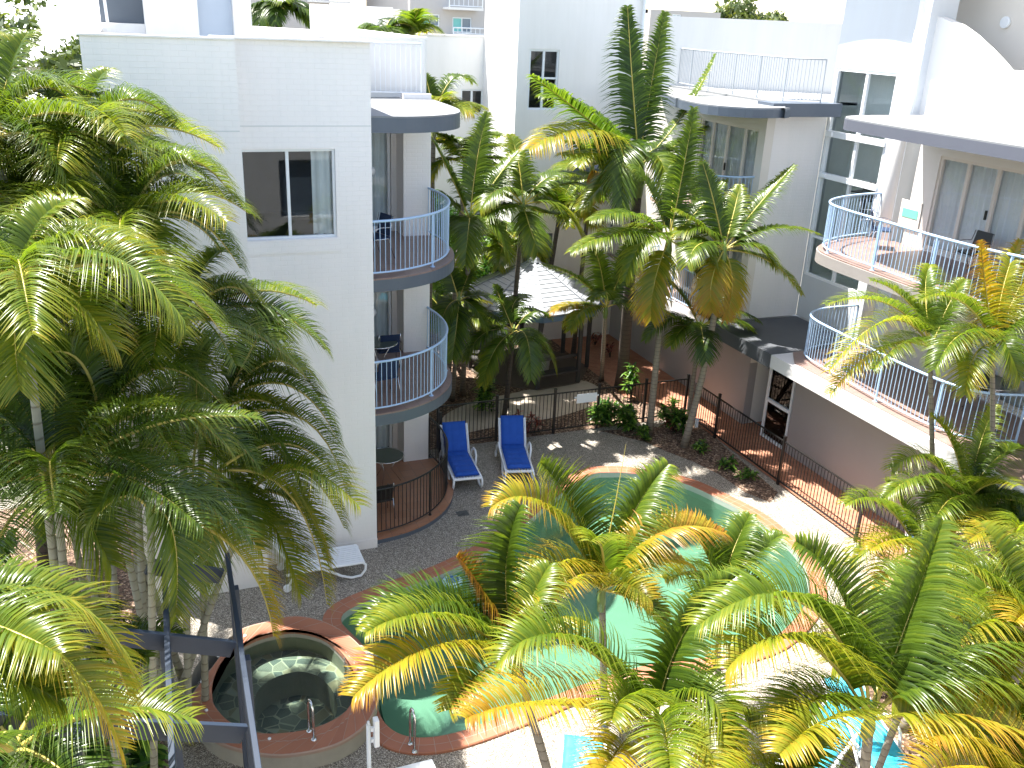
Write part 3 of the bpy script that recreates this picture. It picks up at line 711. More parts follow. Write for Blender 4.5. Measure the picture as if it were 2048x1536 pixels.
for zf, hh in ((2.98, .26), (5.74, .26)):
    sl_ = MB().prism(ccw(BO + [(6.14, 20.3), (5.5, 20.62), (3.97, 20.62)]), zf-hh, zf-.03); o_ = sl_.build('balcony', FASCIA, LB)
    MB().prism(ccw([(x*.995+.02, y) for x, y in BO] + [(6.13, 20.001), (5.51, 20.001), (5.51, 20.60), (3.98, 20.60)]), zf-.029, zf).build('floor_tiles', BALTILE, o_)
    path = [(x-.10*(1 if i > 3 else .3), y+.10) for i, (x, y) in enumerate(BO)]
    railing(LB, path, zf, 1.06, RAILBLUE, .105, 1.5, .026, .0085, 'railing')
gp = xy(spline([(3.97,16.66),(4.7,16.78),(5.38,17.12),(5.92,17.68),(6.25,18.4),(6.36,19.2),(6.3,20.0)], 5))
o_ = MB().prism(ccw(gp + [(6.2, 20.3), (5.5, 20.62), (3.97, 20.62)]), .0, .09).build('patio_slab', FASCIA, LB)
MB().prism(ccw(gp + [(6.29, 20.001), (5.51, 20.001), (5.51, 20.60), (3.98, 20.60)]), .091, .12).build('floor_tiles', GTILE, o_)
railing(LB, [(x-.12*(1 if i > 3 else .3), y+.12) for i, (x, y) in enumerate(gp)], .12, 1.08, BLACK, .10, 1.6, .02, .009, 'railing')
co = xy(spline([(3.97,16.62),(4.6,16.55),(5.2,16.72),(5.74,17.15),(6.02,17.8),(6.12,18.8),(6.15,20.2)], 5))
o_ = MB().prism(ccw(co + [(6.13, 20.38), (3.97, 20.4)]), 8.40, 8.66).build('canopy', FASCIA, LB)
MB().prism(ccw([(x*.998+.01, y+.01) for x, y in co] + [(6.11, 20.37), (3.98, 20.37)]), 8.661, 8.69).build('canopy_top', ROOFW, o_)
m = MB(); m.box((3.98, 20.4, 8.69), (6.05, 20.55, TOP-.02)); m.box((5.98, 20.551, 8.69), (6.13, 27.0, TOP-.02)); m.box((3.98, 20.38, TOP-.019), (6.15, 20.6, TOP+.03))
m.tube([(6.05, 20.46, 8.69), (6.05, 20.46, TOP+.02)], .09, 12)
m.box((5.96, 20.601, TOP-.019), (6.15, 27.0, TOP+.03)); m.build('terrace_wall', RENDER, LB)
railing(LB, [(4.05, 20.2), (5.95, 20.2)], 8.72, 1.08, RAILWHITE, .11, 1.9, .02, .008, 'terrace_railing')
for p in ((745, 625, 20.3), (742, 342, 20.3)):
    q = P(p[0], p[1], y=p[2]); MB().lathe(q, [(.001,-.1),(.07,-.07),(.1,0),(.07,.07),(.001,.1)], 16).build('wall_lamp', PLASTIC, LB, True)
# roof stair enclosure
RY = 18.6
def rx(px, z=None): return P(px, 40, y=RY).x
m = MB(); x0, x1, x2, x3, x4 = rx(207), rx(290), rx(397), rx(466), rx(502)
RE = thing('roof_stair_house', 'white and slate rooftop stair house behind the left parapet', 'roof structure', (x2, RY+1, 9.0))
MB().box((x1, RY, 9.0), (x2, RY+2, 12.5)).build('wall', RENDER, RE)
MB().box((x2+.002, RY+.1, 9.0), (x3, RY+2, 12.5)).build('grey_panel', simple('pale_blue_grey', (.42,.48,.56), .6), RE)
MB().box((x3+.002, RY-.1, 9.0), (x4, RY+2, 12.5)).build('pier', RENDER, RE)
MB().box((rx(200), RY+.6, 9.45), (x1-.002, RY+.9, 12.5)).build('dark_opening', FASCIA, RE)
MB().box((rx(195), RY+.3, 9.0), (x1-.004, RY+.59, P(250, 47, y=RY+.3).z)).build('low_wall', RENDER, RE)
MB().bar((rx(192), RY+.15, 10.0), (rx(203), RY+.15, 12.5), .05).bar((rx(215), RY+.12, 9.9), (rx(205), RY+.12, 12.5), .05).build('brace', RAILWHITE, RE)
q0 = P(500, 50, y=24); q1 = P(848, 84, y=21)
RP = thing('roof_parapet', 'bright curved roof parapet running behind the front wall of the left building', 'parapet', (4.5, 22, 9))
pth = [P(500,56,z=10.02), P(600,66,z=9.99), P(700,75,z=9.97), P(780,83,z=9.95), P(835,88,z=9.95)]
MB().prism(ccw([(3.2,26.2),(4.3,24.6),(5.0,23.2),(5.5,22.0),(5.90,20.8),(5.7,20.8),(5.2,21.9),(4.7,23.0),(4.0,24.4),(3.0,26.0)]), 9.0, TOP+.02).build('cap', RENDER, RP)
WB = P(640, 8, y=34); WB2 = P(800, 68, y=34)
RB_ = thing('roof_plant_room', 'plain bright white rooftop plant room in front of the far apartments', 'roof structure', (WB.x, 35, 8.0))
MB().box((WB.x, 34, 6.0), (WB2.x-.25, 36, WB.z)).build('wall', RENDER, RB_)
MB().box((WB2.x-.248, 34.02, 6.0), (WB2.x, 36, WB.z-.05)).build('pier', CREAM, RB_)

# ================================================================ RIGHT BUILDING
RB = thing('apartment_block', 'white apartment block on the right with glazed stair tower and long curved balconies', 'building', (16, 16, 0))
U = (0, 1); NX = (-1, 0)
m = MB()                                        # middle wing facade X=15
MD2 = [(20.45, 23.2, 5.80, 8.0)]; MD1 = [(20.45, 23.2, 3.04, 5.2)]
wall(m, (15.0, 0), U, NX, 20.17, 29.0, 2.99, 8.40, .25, MD2 + MD1)
m.build('wing_facade', CREAM, RB)
m = MB(); wall(m, (0, 20.17), (1, 0), (0, -1), 15.252, 16.84, 2.99, 8.60, .25); m.box((15.0,20.17,8.401),(15.25,20.42,8.60))
m.build('end_wall', WHITE, RB)
for (a, b, c, d) in MD2 + MD1:
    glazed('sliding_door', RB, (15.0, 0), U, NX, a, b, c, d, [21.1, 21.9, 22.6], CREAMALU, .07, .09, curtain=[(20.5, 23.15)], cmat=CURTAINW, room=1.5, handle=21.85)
m = MB()                                        # stair tower X=16.85
TW = [(17.95, 20.12, 4.18, 9.55)]
TOWERW = rendered('shade_toned_render', (.60,.625,.66), (.5,.5,.5))  # render greyed bluish so its colour carries the tower's shade
wall(m, (16.85, 0), U, NX, 17.3, 20.17, 2.99, 13.6, .25, TW)
m.box((17.101, 17.3, 2.99), (17.6, 17.55, 13.6)); m.build('stair_tower', TOWERW, RB)
glazed('stair_window', RB, (16.85, 0), U, NX, 17.95, 20.12, 4.18, 9.55, [19.0], RAILWHITE, .07, .11, room=.9, bars=(5.25,), rmat=STAIRIN)
for zb, hb in ((6.88, .14), (7.94, .15)):
    MB().box((16.80, 17.96, zb-hb/2), (16.93, 20.11, zb+hb/2)).box((16.75, 19.8, zb-hb/2+.02), (16.86, 19.95, zb+hb/2-.02)).build('transom', RAILWHITE, RB, bevel=.01)
MB().prism([(17.2,18.1),(17.7,18.1),(17.7,19.4),(17.2,19.4)], 8.3, 8.42).build('stair_landing', RENDER, RB)
MB().tube([(16.93, 17.5, 2.99), (16.93, 17.5, 13.6)], .2, 20).build('pilaster', RENDER, RB, True)
# right wing facade X=16.95
FD2 = [(13.1, 16.3, 5.80, 7.9)]; FD1 = [(10.2, 14.6, 3.04, 5.2)]
m = MB(); wall(m, (16.95, 0), U, NX, 6.0, 16.95, 2.99, 8.45, .25, FD2 + FD1); m.build('facade', CREAM, RB)
for (a, b, c, d) in FD2 + FD1:
    dv = [a+(b-a)*t for t in (.25, .5, .75)]
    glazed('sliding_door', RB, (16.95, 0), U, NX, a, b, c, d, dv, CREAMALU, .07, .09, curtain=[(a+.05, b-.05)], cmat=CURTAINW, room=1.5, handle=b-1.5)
# upper wall with curved top above the canopy, far wall with vent
c_px = [(1862,28),(1885,36),(1915,50),(1940,68),(1970,96),(1995,122),(2010,140),(2060,143),(2200,150)]
pts = [P(a, b, x=17.05) for a, b in c_px]
poly = [(p.y, p.z) for p in pts]
cw = MB(); k = len(poly)
for xx in (17.05, 17.3): cw.v += [(xx, y, z) for y, z in poly] + [(xx, y, 8.6) for y, z in poly]
for i in range(k-1):
    cw.f += [(i, i+1, k+i+1, k+i), (2*k+i+1, 2*k+i, 3*k+i, 3*k+i+1), (i, 2*k+i, 2*k+i+1, i+1)]
cw.f.append((0, k, 3*k, 2*k))
cw.build('curved_parapet', RENDER, RB)
wv = MB(); wv.box((18.6, 2, 8.6), (18.8, 20, 14.5)); wv.build('upper_wall', CREAM, RB)
q = P(2010, 45, x=18.55); MB().tube([(18.59, q.y, q.z), (18.52, q.y, q.z)], .13, 16).build('vent', PLASTIC, RB, bevel=.02)
# canopies
cR = xy(spline([(16.94,17.0),(15.7,16.98),(14.75,16.85),(14.25,16.5),(14.1,15.9),(14.05,14.5),(14.1,12.5),(14.15,10),(14.15,6)], 5))
o_ = MB().prism(ccw(cR + [(16.94, 6)]), 8.46, 8.68).build('canopy', FASCIAL, RB)
MB().prism(ccw([(x+.01, y-.01) for x, y in cR] + [(17.04, 6), (17.04, 16.9)]), 8.681, 8.71).build('canopy_top', ROOFW, o_)
top = [XY(*p, 8.62) for p in [(1320,176),(1339,193),(1398,209),(1476,217),(1534,219),(1581,218)]]
cM = [(15.0, 25.5)] + xy(spline(top, 4)) + [(15.0, 19.2), (16.7, 19.2), (16.84, 20.16), (16.84, 25.5)]
o_ = MB().prism(ccw([(15.0, 25.5)] + xy(spline(top, 4)) + [(14.6,19.0), (15.5, 20.16), (15.5, 25.5)]), 8.42, 8.62).build('canopy', FASCIA, RB)
MB().prism(ccw([(15.0, 25.5)] + xy(spline([(x+.01, y+.03) for x, y in top], 4)) + [(14.6, 19.04), (15.5, 20.15), (15.5, 25.4)]), 8.621, 8.65).build('canopy_top', ROOFW, o_)
MB().box((14.62, 19.5, 8.40), (16.70, 20.16, 8.72)).build('fascia_box', FASCIA, RB)
MB().box((15.2, 20.18, 8.63), (24, 29, 8.70)).build('roof', ROOFW, RB)
rp = [XY(*p, 8.7) for p in [(1322,165),(1400,180),(1445,186),(1487,192),(1532,199),(1580,206),(1640,208)]]
railing(RB, rp, 8.7, 1.05, RAILGREY, .10, 1.1, .02, .008, 'roof_railing')
a, b = P(1330, 170, z=8.7), P(1645, 187, z=8.7)
a.z = 0; b.z = 0; dd = (b-a).normalized(); a -= dd*.3; b += dd*3; nn = Vector((-dd.y, dd.x, 0))
zz = P(1350, 37, y=a.y+ (b.y-a.y)*.4).z
fm_ = MB().frame((a.x, a.y, 0), dd, nn); fm_.box((0, 0, 8.6), ((b-a).length, .25, 10.62)); fm_.build('rear_wall', RENDER, RB)
# balconies: upper right
bR = xy(spline([(16.94,17.9),(15.9,17.75),(14.95,17.4),(14.42,16.9),(14.25,16.2),(14.22,15.0),(14.22,13),(14.5,11.6),(15.1,10.8),(16.94,10.6)], 5))
WF = simple('white_slab_edge', (.62,.60,.60), .6); WF2 = simple('tan_slab_edge', (.26,.235,.22), .7, var=.15)
o_ = MB().prism(ccw(bR), 5.46, 5.71).build('balcony', WF2, RB)
MB().prism(ccw([(x+.03, y-.01) for x, y in bR]), 5.711, 5.74).build('floor_tiles', BALTILE, o_)
railing(RB, [(x+.10, y-.08 if y > 14 else y+.08) for x, y in bR], 5.74, 1.06, RAILBLUE, .11, 1.5, .028, .009, 'railing')
# big first floor slab, with membrane and tiles
sl1 = [(14.15, 19.95), (14.15, 6), (16.95, 6), (16.95, 29), (15.0, 29), (14.2, 24), (14.1, 22.0), (14.15, 20.3)]
o_ = MB().prism(ccw(sl1), 2.62, 2.95).build('first_floor_slab', WF, RB)
MB().prism(ccw([(14.13,19.97),(14.13,17.6),(16.84,17.6),(16.84,20.15),(14.13,20.15)]), 2.60, 2.962).build('membrane', ROOFGREY, o_)
MB().prism(ccw([(14.75,17.55),(14.3,16.9),(14.30,6.2),(16.9,6.2),(16.9,17.55)]), 2.951, 2.98).build('floor_tiles', BALTILE, o_)
MB().prism(ccw([(14.2,20.3),(14.99,20.3),(14.99,28.5),(14.25,24)]), 2.951, 2.975).build('floor_tiles', BALTILE, o_)
railing(RB, xy(spline([(16.6,17.6),(15.6,17.6),(14.95,17.35),(14.65,16.8),(14.55,15.5),(14.45,13.8),(14.55,12.6),(14.9,12.0),(15.6,11.7)], 5)), 2.98, 1.06, RAILBLUE, .11, 1.5, .028, .009, 'railing')
railing(RB, xy(spline([(14.9,20.35),(14.35,20.35),(14.15,20.9),(14.1,22.5),(14.2,24),(14.9,24.6)], 5)), 2.98, 1.06, RAILBLUE, .11, 1.4, .026, .009, 'railing')
bM = xy(spline([(15.0,20.35),(14.35,20.4),(13.85,20.8),(13.6,21.6),(13.55,22.6),(13.8,23.6),(15.0,24.4)], 5))
o_ = MB().prism(ccw(bM), 5.46, 5.71).build('balcony', WF, RB)
MB().prism(ccw([(x+.02, y) for x, y in bM]), 5.711, 5.74).build('floor_tiles', BALTILE, o_)
railing(RB, [(x+.08, y+(.06 if y < 22 else -.06)) for x, y in bM], 5.74, 1.06, RAILBLUE, .11, 1.4, .026, .009, 'railing')
# ground level wall with recessed entry
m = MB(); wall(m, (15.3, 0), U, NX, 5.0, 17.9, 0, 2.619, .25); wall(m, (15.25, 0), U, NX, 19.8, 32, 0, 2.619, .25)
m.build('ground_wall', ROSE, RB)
m = MB(); wall(m, (0, 19.8), (1, 0), (0, -1), 15.5, 16.9, 0, 2.62, .2); wall(m, (16.9, 0), U, NX, 17.9, 19.8, 0, 2.62, .2); m.box((15.551, 17.65, 0), (16.9, 17.9, 2.62)); m.build('entry_wall', CREAM, RB)
en = MB().frame((15.35, 0, 0), (0,1,0), (-1,0,0))
en.box((17.95,-.03,0),(18.02,.04,2.6)); en.box((18.95,-.03,0),(19.02,.04,2.6)); en.box((18.021,-.03,1.05),(18.949,.04,1.14)); en.box((18.021,-.03,0),(18.949,.04,.08)); en.box((18.021,-.03,2.52),(18.949,.04,2.6))
o_ = en.build('entry_door', ALU, RB)
g = MB().frame((15.35,0,0),(0,1,0),(-1,0,0)); g.box((18.03,-.003,.08),(18.94,.003,2.52)); g.build('pane', GLASS, o_)
q = P(1512, 716, y=19.79); MB().box((q.x-.16, 19.75, q.z-.12), (q.x+.16, 19.79, q.z+.12)).build('meter_box', CREAMALU, RB)
# sign with a mint band on the facade
q = P(1815, 420, x=16.9); fr_ = MB().box((16.915, q.y-.40, q.z-.42), (16.945, q.y+.25, q.z+.22)).build('wall_panel', CREAM, RB, bevel=.01)
mb = MB().frame((16.912, 0, 0), (0,1,0), (-1,0,0)); mb.box((q.y-.33,0,q.z-.17),(q.y+.16,.006,q.z+.03)); mb.build('mint_band', GREENSM, fr_, bevel=.004)

# ================================================================ BACK BUILDING
BB = thing('apartment_building', 'white rendered block at the back of the courtyard behind the tall palm', 'building', (12, 30, 0))
def openpx(plane, v, l, t, r, b):
    p0, p1 = P(l, t, **{plane: v}), P(r, b, **{plane: v}); return (p0.x, p1.x, p1.z, p0.z)
wb = openpx('y', 28, 1060, 98, 1113, 220); wa = openpx('y', 31, 922, 178, 966, 228)
m = MB(); wall(m, (0, 28), (1, 0), (0, -1), 11.3, 15.55, 0, 13.6, .25, [wb]); m.box((11.3, 28.251, 0), (11.55, 31.0, 13.6)); m.box((15.3, 28.251, 0), (15.55, 34, 13.6)); m.build('wall', RENDER, BB)
m = MB(); wall(m, (0, 31), (1, 0), (0, -1), 3.0, 11.299, 0, 9.74, .25, [wa]); m.build('wall', RENDER, BB)
MB().box((2.9, 30.97, 9.741), (11.29, 31.28, 9.79)).build('parapet_cap', RENDER, BB)
glazed('window', BB, (0, 28), (1, 0), (0, -1), *wb, [(wb[0]+wb[1])/2], ALU, .06, .08, room=1.5, bars=(wb[2]+.95,))
glazed('window', BB, (0, 31), (1, 0), (0, -1), *wa, [(wa[0]+wa[1])/2], ALU, .06, .08, room=1.5)
can = xy(spline([(13.2,27.99),(13.3,27.3),(13.9,26.8),(14.6,26.8),(15.0,27.2)], 5))
q = P(1240, 340, y=27.2)
MB().prism(ccw(can + [(15.2, 27.99)]), q.z-.12, q.z+.1).build('canopy', FASCIA, BB)
q = P(1075, 500, y=28); MB().box((q.x-.5, 27.96, q.z-1.6), (q.x+.5, 27.99, q.z+.55)).build('dark_door', FASCIA, BB)
q = P(1238, 400, y=28); MB().box((q.x-.25, 27.96, q.z-.9), (q.x+.25, 27.99, q.z+.7)).build('dark_window', FASCIA, BB)
MB().tube([(15.5, 27.9, 8.7), (15.5, 27.9, 13.5)], .05, 8).build('downpipe', ALU, BB)

# ================================================================ FAR APARTMENTS
AQW = simple('aqua_blind', (.20,.55,.52), .5, var=.1); GW = simple('grey_blue_glass', (.17,.22,.28), .2, var=.1)
def far_building(label, Y, l, r, top, bot_z, wins, mat, bands=(), bals=()):
    pl, pr = P(l, 40, y=Y), P(r, 40, y=Y); zt = P((l+r)/2, top, y=Y).z if top is not None else 40
    t = thing('apartment_building', label, 'building', ((pl.x+pr.x)/2, Y, 0))
    ops = []
    for (a, b, c, d) in wins:
        p0, p1 = P(a, b, y=Y), P(c, d, y=Y); ops.append((p0.x, p1.x, p1.z, p0.z))
    m = MB(); wall(m, (0, Y), (1, 0), (0, -1), pl.x, pr.x, bot_z, zt, .5, ops); m.box((pl.x, Y+.5, bot_z), (pl.x+.4, Y+12, zt)); m.box((pr.x-.4, Y+.5, bot_z), (pr.x, Y+12, zt)); m.box((pl.x, Y+.501, zt-.3), (pr.x, Y+12, zt-.01)); m.build('wall', mat, t)
    for o in ops:
        fr = MB(); x0, x1, z0, z1 = o; f_ = .06*Y/50
        fr.box((x0, Y+.05, z0), (x0+f_, Y+.2, z1)); fr.box((x1-f_, Y+.05, z0), (x1, Y+.2, z1)); fr.box((x0+f_, Y+.05, z0), (x1-f_, Y+.2, z0+f_)); fr.box((x0+f_, Y+.05, z1-f_), (x1-f_, Y+.2, z1)); mx = (x0+x1)/2; fr.box((mx-f_/2, Y+.06, z0+f_), (mx+f_/2, Y+.19, z1-f_))
        w_ = fr.build('window', ALU, t)
        MB().box((x0+f_, Y+.12, z0+f_), (mx-f_/2, Y+.15, z1-f_)).build('pane', AQW, w_); MB().box((mx+f_/2, Y+.12, z0+f_), (x1-f_, Y+.15, z1-f_)).build('pane', GW, w_)
    for (a, b, c, d) in bals:
        p0, p1 = P(a, b, y=Y-1.2), P(c, d, y=Y-1.2)
        s_ = MB().box((p0.x, Y-1.3, p1.z-.15), (p1.x, Y-.01, p1.z)).build('balcony', RENDER, t)
        railing(t, [(p0.x+.05, Y-1.25), (p1.x-.05, Y-1.25)], p1.z, p0.z-p1.z, RAILWHITE, .3, 2.4, .04, .02)
    return t
BEIGE = simple('far_beige_render', (.50,.47,.45), .8)
far_building('beige far apartment block with aqua blinds, seen between the white roofs', 62, 820, 1010, None, -2, [(839,27,879,53),(905,34,943,66)], BEIGE, bals=[(897,-8,966,17),(905,55,978,72)])
far_building('cream far apartment block behind the rooftop palm', 70, 492, 660, None, -2, [(505,4,530,28),(628,20,650,45)], BEIGE, bals=[(620,-8,700,3)])
far_building('pale far apartment block with a roof terrace, beyond the rear wall on the right', 75, 1300, 1440, 22, -2, [(1345,28,1362,34)], BEIGE)
tree('broad_tree', 'round olive green tree standing above the rear roof wall', 'tree', tuple(P(1490, 60, y=110).xy) + (-2,), P(1490, 2, y=110).z+2.5, 5.2, 3.6, 3800, .55, TREE, 5)
# left distance: roofs and greenery
def roof(label, px, Y, wx, wy, z0, rot, mat, k=1):
    p = P(*px, y=Y); t = thing('house', label, 'house', (p.x, p.y, 0), R(rot))
    b = MB(); b.box((-wx/2, -wy/2, 0), (wx/2, wy/2, p.z-.5)); b.build('wall', RENDER, None).parent = t
    r_ = MB(); zt = p.z+wx*.12; r_.v = [(-wx/2-.4,-wy/2-.4,p.z-.5),(wx/2+.4,-wy/2-.4,p.z-.5),(wx/2+.4,wy/2+.4,p.z-.5),(-wx/2-.4,wy/2+.4,p.z-.5),(0,-wy/2-.4,zt),(0,wy/2+.4,zt)]
    r_.f = [(0,1,2,3),(0,4,5,3),(1,2,5,4),(0,1,4),(2,3,5)]; r_.build('roof', mat, None).parent = t
WROOF = simple('white_metal_roof', (.72,.73,.74), .5)
roof('white metal roofed house at the far left edge of the roofline', (125, 18), 60, 9, 14, 0, 50, WROOF)
roof('white roofed house half hidden by trees beyond the left building', (150, 55), 44, 6, 10, 0, 55, WROOF)
roof('small white gabled roof between the trees at far left', (115, 92), 34, 3.4, 5, 0, 55, WROOF)
roof('low white roof right beside the left building, under the palms', (150, 195), 22, 1.6, 4, 0, 10, WROOF)

# ================================================================ POOL FENCE
def fence(label, path, h=1.2, z=.02, n_posts=None):
    pts = [Vector((*p, 0)) for p in path]; t = thing('pool_fence', label, 'fence', (pts[0].x, pts[0].y, 0))
    for i in range(len(pts)-1):
        a, b = pts[i], pts[i+1]; L = (b-a).length; d = (b-a)/L; m = MB()
        a_, b_ = a + d*.03, b - d*.03; up = Vector((0,0,1))
        m.bar(a_+up*(z+h-.06), b_+up*(z+h-.06), .035, .03); m.bar(a_+up*(z+.1), b_+up*(z+.1), .035, .03)
        n = int(L/.105)
        for k in range(1, n): q = a + d*(L*k/n); m.bar(q+up*(z+.1), q+up*(z+h-.06), .014, .014)
        m.build('fence_panel', BLACK, t)
    for p in pts:
        m = MB(); m.box((p.x-.03, p.y-.03, 0), (p.x+.03, p.y+.03, z+h+.06)); m.box((p.x-.036,p.y-.036,z+h+.061),(p.x+.036,p.y+.036,z+h+.08)); m.build('post', BLACK, t)
fence('black tubular pool fence running across behind the blue loungers', [(6.45,20.1),(6.6,20.75),(8.2,20.75),(9.85,20.74),(11.15,20.74),(12.6,20.74),(13.93,20.73)])
fence('long black tubular pool fence along the brick path on the right', [(13.96,20.6),(13.96,19.2),(13.96,16.4),(13.95,13.6),(13.95,11.0),(13.95,8.4)])

# ================================================================ GAZEBO
G = thing('gazebo', 'octagonal timber gazebo with a pale grey boarded roof', 'gazebo', (gz[0], gz[1], 0))
ap = Vector((11.15, 25.6, 3.55)); ER = 2.3; EZ = 2.42
ring_ = [Vector((ap.x + ER*math.cos(R(22.5+45*i+8)), ap.y + ER*math.sin(R(22.5+45*i+8)), EZ)) for i in range(8)]
m = MB(); gm = MB(); NB = 13
for i in range(8):
    a, b = ring_[i], ring_[(i+1) % 8]
    for k in range(NB):
        t0, t1 = k/NB, (k+1)/NB; lo = Vector((0,0,-.022)); g = .10/NB
        p0, p1 = a.lerp(ap, t0), b.lerp(ap, t0); p2, p3 = b.lerp(ap, t1), a.lerp(ap, t1)
        k0 = len(m.v); m.v += [tuple(p0+Vector((0,0,.018))), tuple(p1+Vector((0,0,.018))), tuple(p2), tuple(p3), tuple(p0-Vector((0,0,.012))), tuple(p1-Vector((0,0,.012)))]
        m.f += [(k0,k0+1,k0+2,k0+3), (k0+4,k0+5,k0+1,k0)]
m.build('roof', GAZROOF, G)
for i in range(8):
    a, b = ring_[i]-Vector((0,0,.02)), ring_[(i+1) % 8]-Vector((0,0,.02))
    gm.quad(a, b, ap-Vector((0,0,.06))); gm.bar(a-Vector((0,0,.09)), b-Vector((0,0,.09)), .03, .15)
gm.build('fascia', simple('gazebo_fascia', (.09,.15,.24), .5), G)
m = MB()
for i in range(8): m.bar(ring_[i]+Vector((0,0,.03)), ap+Vector((0,0,.02)), .06, .02)
m.build('hip_cap', GAZROOF, G)
MB().lathe(ap, [(.22,-.06),(.16,.03),(.03,.1),(.001,.12)], 8).build('finial', GAZROOF, G)
for i in range(8):
    q = ap + (ring_[i]-ap)*.82; MB().box((q.x-.055, q.y-.055, .02), (q.x+.055, q.y+.055, EZ+.15)).build('post', POSTM, G, bevel=.008)
for i in (1, 2, 3, 5):
    q0 = ap + (ring_[i]-ap)*.78; q1 = ap + (ring_[(i+1) % 8]-ap)*.78; q0.z = q1.z = .45
    m = MB(); m.bar(q0, q1, .35, .05); q0.z = q1.z = .9; m.bar(q0, q1, .04, .09); m.build('bench', POSTM, G)
MB().prism([(ap.x+1.95*math.cos(R(45*i+8+22.5)), ap.y+1.95*math.sin(R(45*i+8+22.5))) for i in range(8)], 0, .03).build('floor', simple('gazebo_floor', (.11,.085,.065), .8, var=.2), G)
MB().lathe((ap.x+.3, ap.y-.2, .03), [(.3,0),(.32,.4),(.22,.42),(.001,.42)], 16).build('planter', simple('pale_stone', (.35,.34,.30), .8), G, True)

# ================================================================ SUN LOUNGERS
def lounger(label, px_foot, px_head, back=62, group=None, z=0):
    """white resin lounger; px points mark the ground under the foot end and under the head end"""
    a = Vector((*XY(*px_foot), 0)); b = Vector((*XY(*px_head), 0)); d = b - a; rz = math.atan2(d.y, d.x)
    t = thing('sun_lounger', label, 'sun lounger', (a.x, a.y, 0), rz, group)
    W = .33; H = .34; ca, sa = math.cos(R(back)), math.sin(R(back)); HX = 1.28
    loc = lambda m, n, s=False, bv=0, mat=PLASTIC: _ch(m, n, mat, t, s, bv)
    for s_ in (-1, 1):
        m = MB(); y = s_*W
        m.tube([(0,y,H-.02),(.3,y,H-.015),(.9,y,H),(HX,y,H),(1.5,y,H-.02)], .028, 8); loc(m, 'side_rail', True)
        m = MB(); m.tube([Vector(p) for p in [(.02,y,H-.02),(-.04,y*1.03,H-.07),(-.03,y*1.05,.16),(.06,y*1.05,.04),(.25,y*1.05,.03),(.45,y*1.05,.11),(.62,y*1.02,.22),(.78,y,H-.03)]], .027, 8); loc(m, 'front_leg', True)
        m = MB(); m.tube([Vector(p) for p in [(.66,y*1.04,H),(.78,y*1.16,.52),(.95,y*1.2,.58),(1.12,y*1.2,.56),(1.3,y*1.2,.42),(1.42,y*1.18,.22),(1.5,y*1.16,.06)]], .024, 8); loc(m, 'armrest', True)
        m = MB(); m.tube([(1.50,y*1.2-.02,.08),(1.50,y*1.2+.02,.08)], .08, 16); loc(m, 'wheel', False, .005)
    m = MB(); m.tube([(0,-W,H-.02),(0,W,H-.02)], .03, 8)
    for k in range(9): y = -W+.05+k*(2*W-.1)/8; m.box((.02, y-.026, H-.012), (HX-.01, y+.026, H+.008))
    loc(m, 'seat_slats')
    m = MB()
    for k in range(9):
        y = -W+.05+k*(2*W-.1)/8; q0 = Vector((HX, y, H)); q1 = q0 + Vector((ca, 0, sa))*.74; m.bar(q0, q1, .05, .018)
    for u in (0.02, .38, .73):
        q = Vector((HX, 0, H)) + Vector((ca, 0, sa))*u; m.tube([q+Vector((0,-W,0)), q+Vector((0,W,0))], .022, 8)
    for s_ in (-1,1): m.tube([Vector((HX,s_*W,H)), Vector((HX,s_*W,H))+Vector((ca,0,sa))*.76], .022, 8)
    loc(m, 'backrest', False)
    return t
def _ch(m, n, mat, t, s, bv):
    me = bpy.data.meshes.new(n); me.from_pydata([tuple(v) for v in m.v], [], m.f); me.materials.append(mat)
    if s: me.shade_smooth()
    o = bpy.data.objects.new(n, me); C.objects.link(o); o.parent = t
    if bv:
        b = o.modifiers.new('bevel', 'BEVEL'); b.width = bv; b.segments = 2
    return o
def cushion(label, src, back=62, mat=None, group=None):
    mat = mat or BLUE; H = .35; HX = 1.28; ca, sa = math.cos(R(back)), math.sin(R(back)); m = MB(); W = .29
    def at(s_):                                  # path along seat then up the back
        if s_ < HX: return Vector((s_, 0, H+.03)), Vector((0, 0, 1))
        u = s_ - HX; return Vector((HX, 0, H+.03)) + Vector((ca, 0, sa))*u, Vector((-sa, 0, ca))
    N = 64; NW = 24; L = HX + .78
    for side in (0, 1):
        for i in range(N+1):
            s_ = .03 + (L-.03)*i/N; p, n = at(s_)
            for j in range(NW+1):
                y = -W + 2*W*j/NW; ed = min(1, min(i, N-i)/2.5, min(j, NW-j)/2.5)
                tuft = .5+.5*abs(math.sin(math.pi*s_/.26))**.5 * (.45+.55*abs(math.sin(math.pi*(j/NW)*3))**.5)
                h = (.010 + .065*math.sqrt(ed)*tuft) if side else 0.0
                m.v.append(tuple(p + n*h + Vector((0, y, 0))))
    st = (N+1)*(NW+1)
    for i in range(N):
        for j in range(NW):
            a = i*(NW+1)+j; m.f.append((st+a, st+a+NW+1, st+a+NW+2, st+a+1)); m.f.append((a, a+1, a+NW+2, a+NW+1))
    for i in range(N):
        for j in (0, NW): a = i*(NW+1)+j; m.f.append((a, a+NW+1, st+a+NW+1, st+a))
    for j in range(NW):
        for i in (0, N): a = i*(NW+1)+j; m.f.append((a, a+1, st+a+1, st+a))
    me = bpy.data.meshes.new('lounger_cushion'); me.from_pydata(m.v, [], m.f); me.materials.append(mat); me.shade_smooth()
    o = bpy.data.objects.new('lounger_cushion', me); C.objects.link(o); o.location = src.location; o.rotation_euler = src.rotation_euler
    return tag(o, label, 'cushion', group)
G1 = 'cushioned loungers by the pool fence'
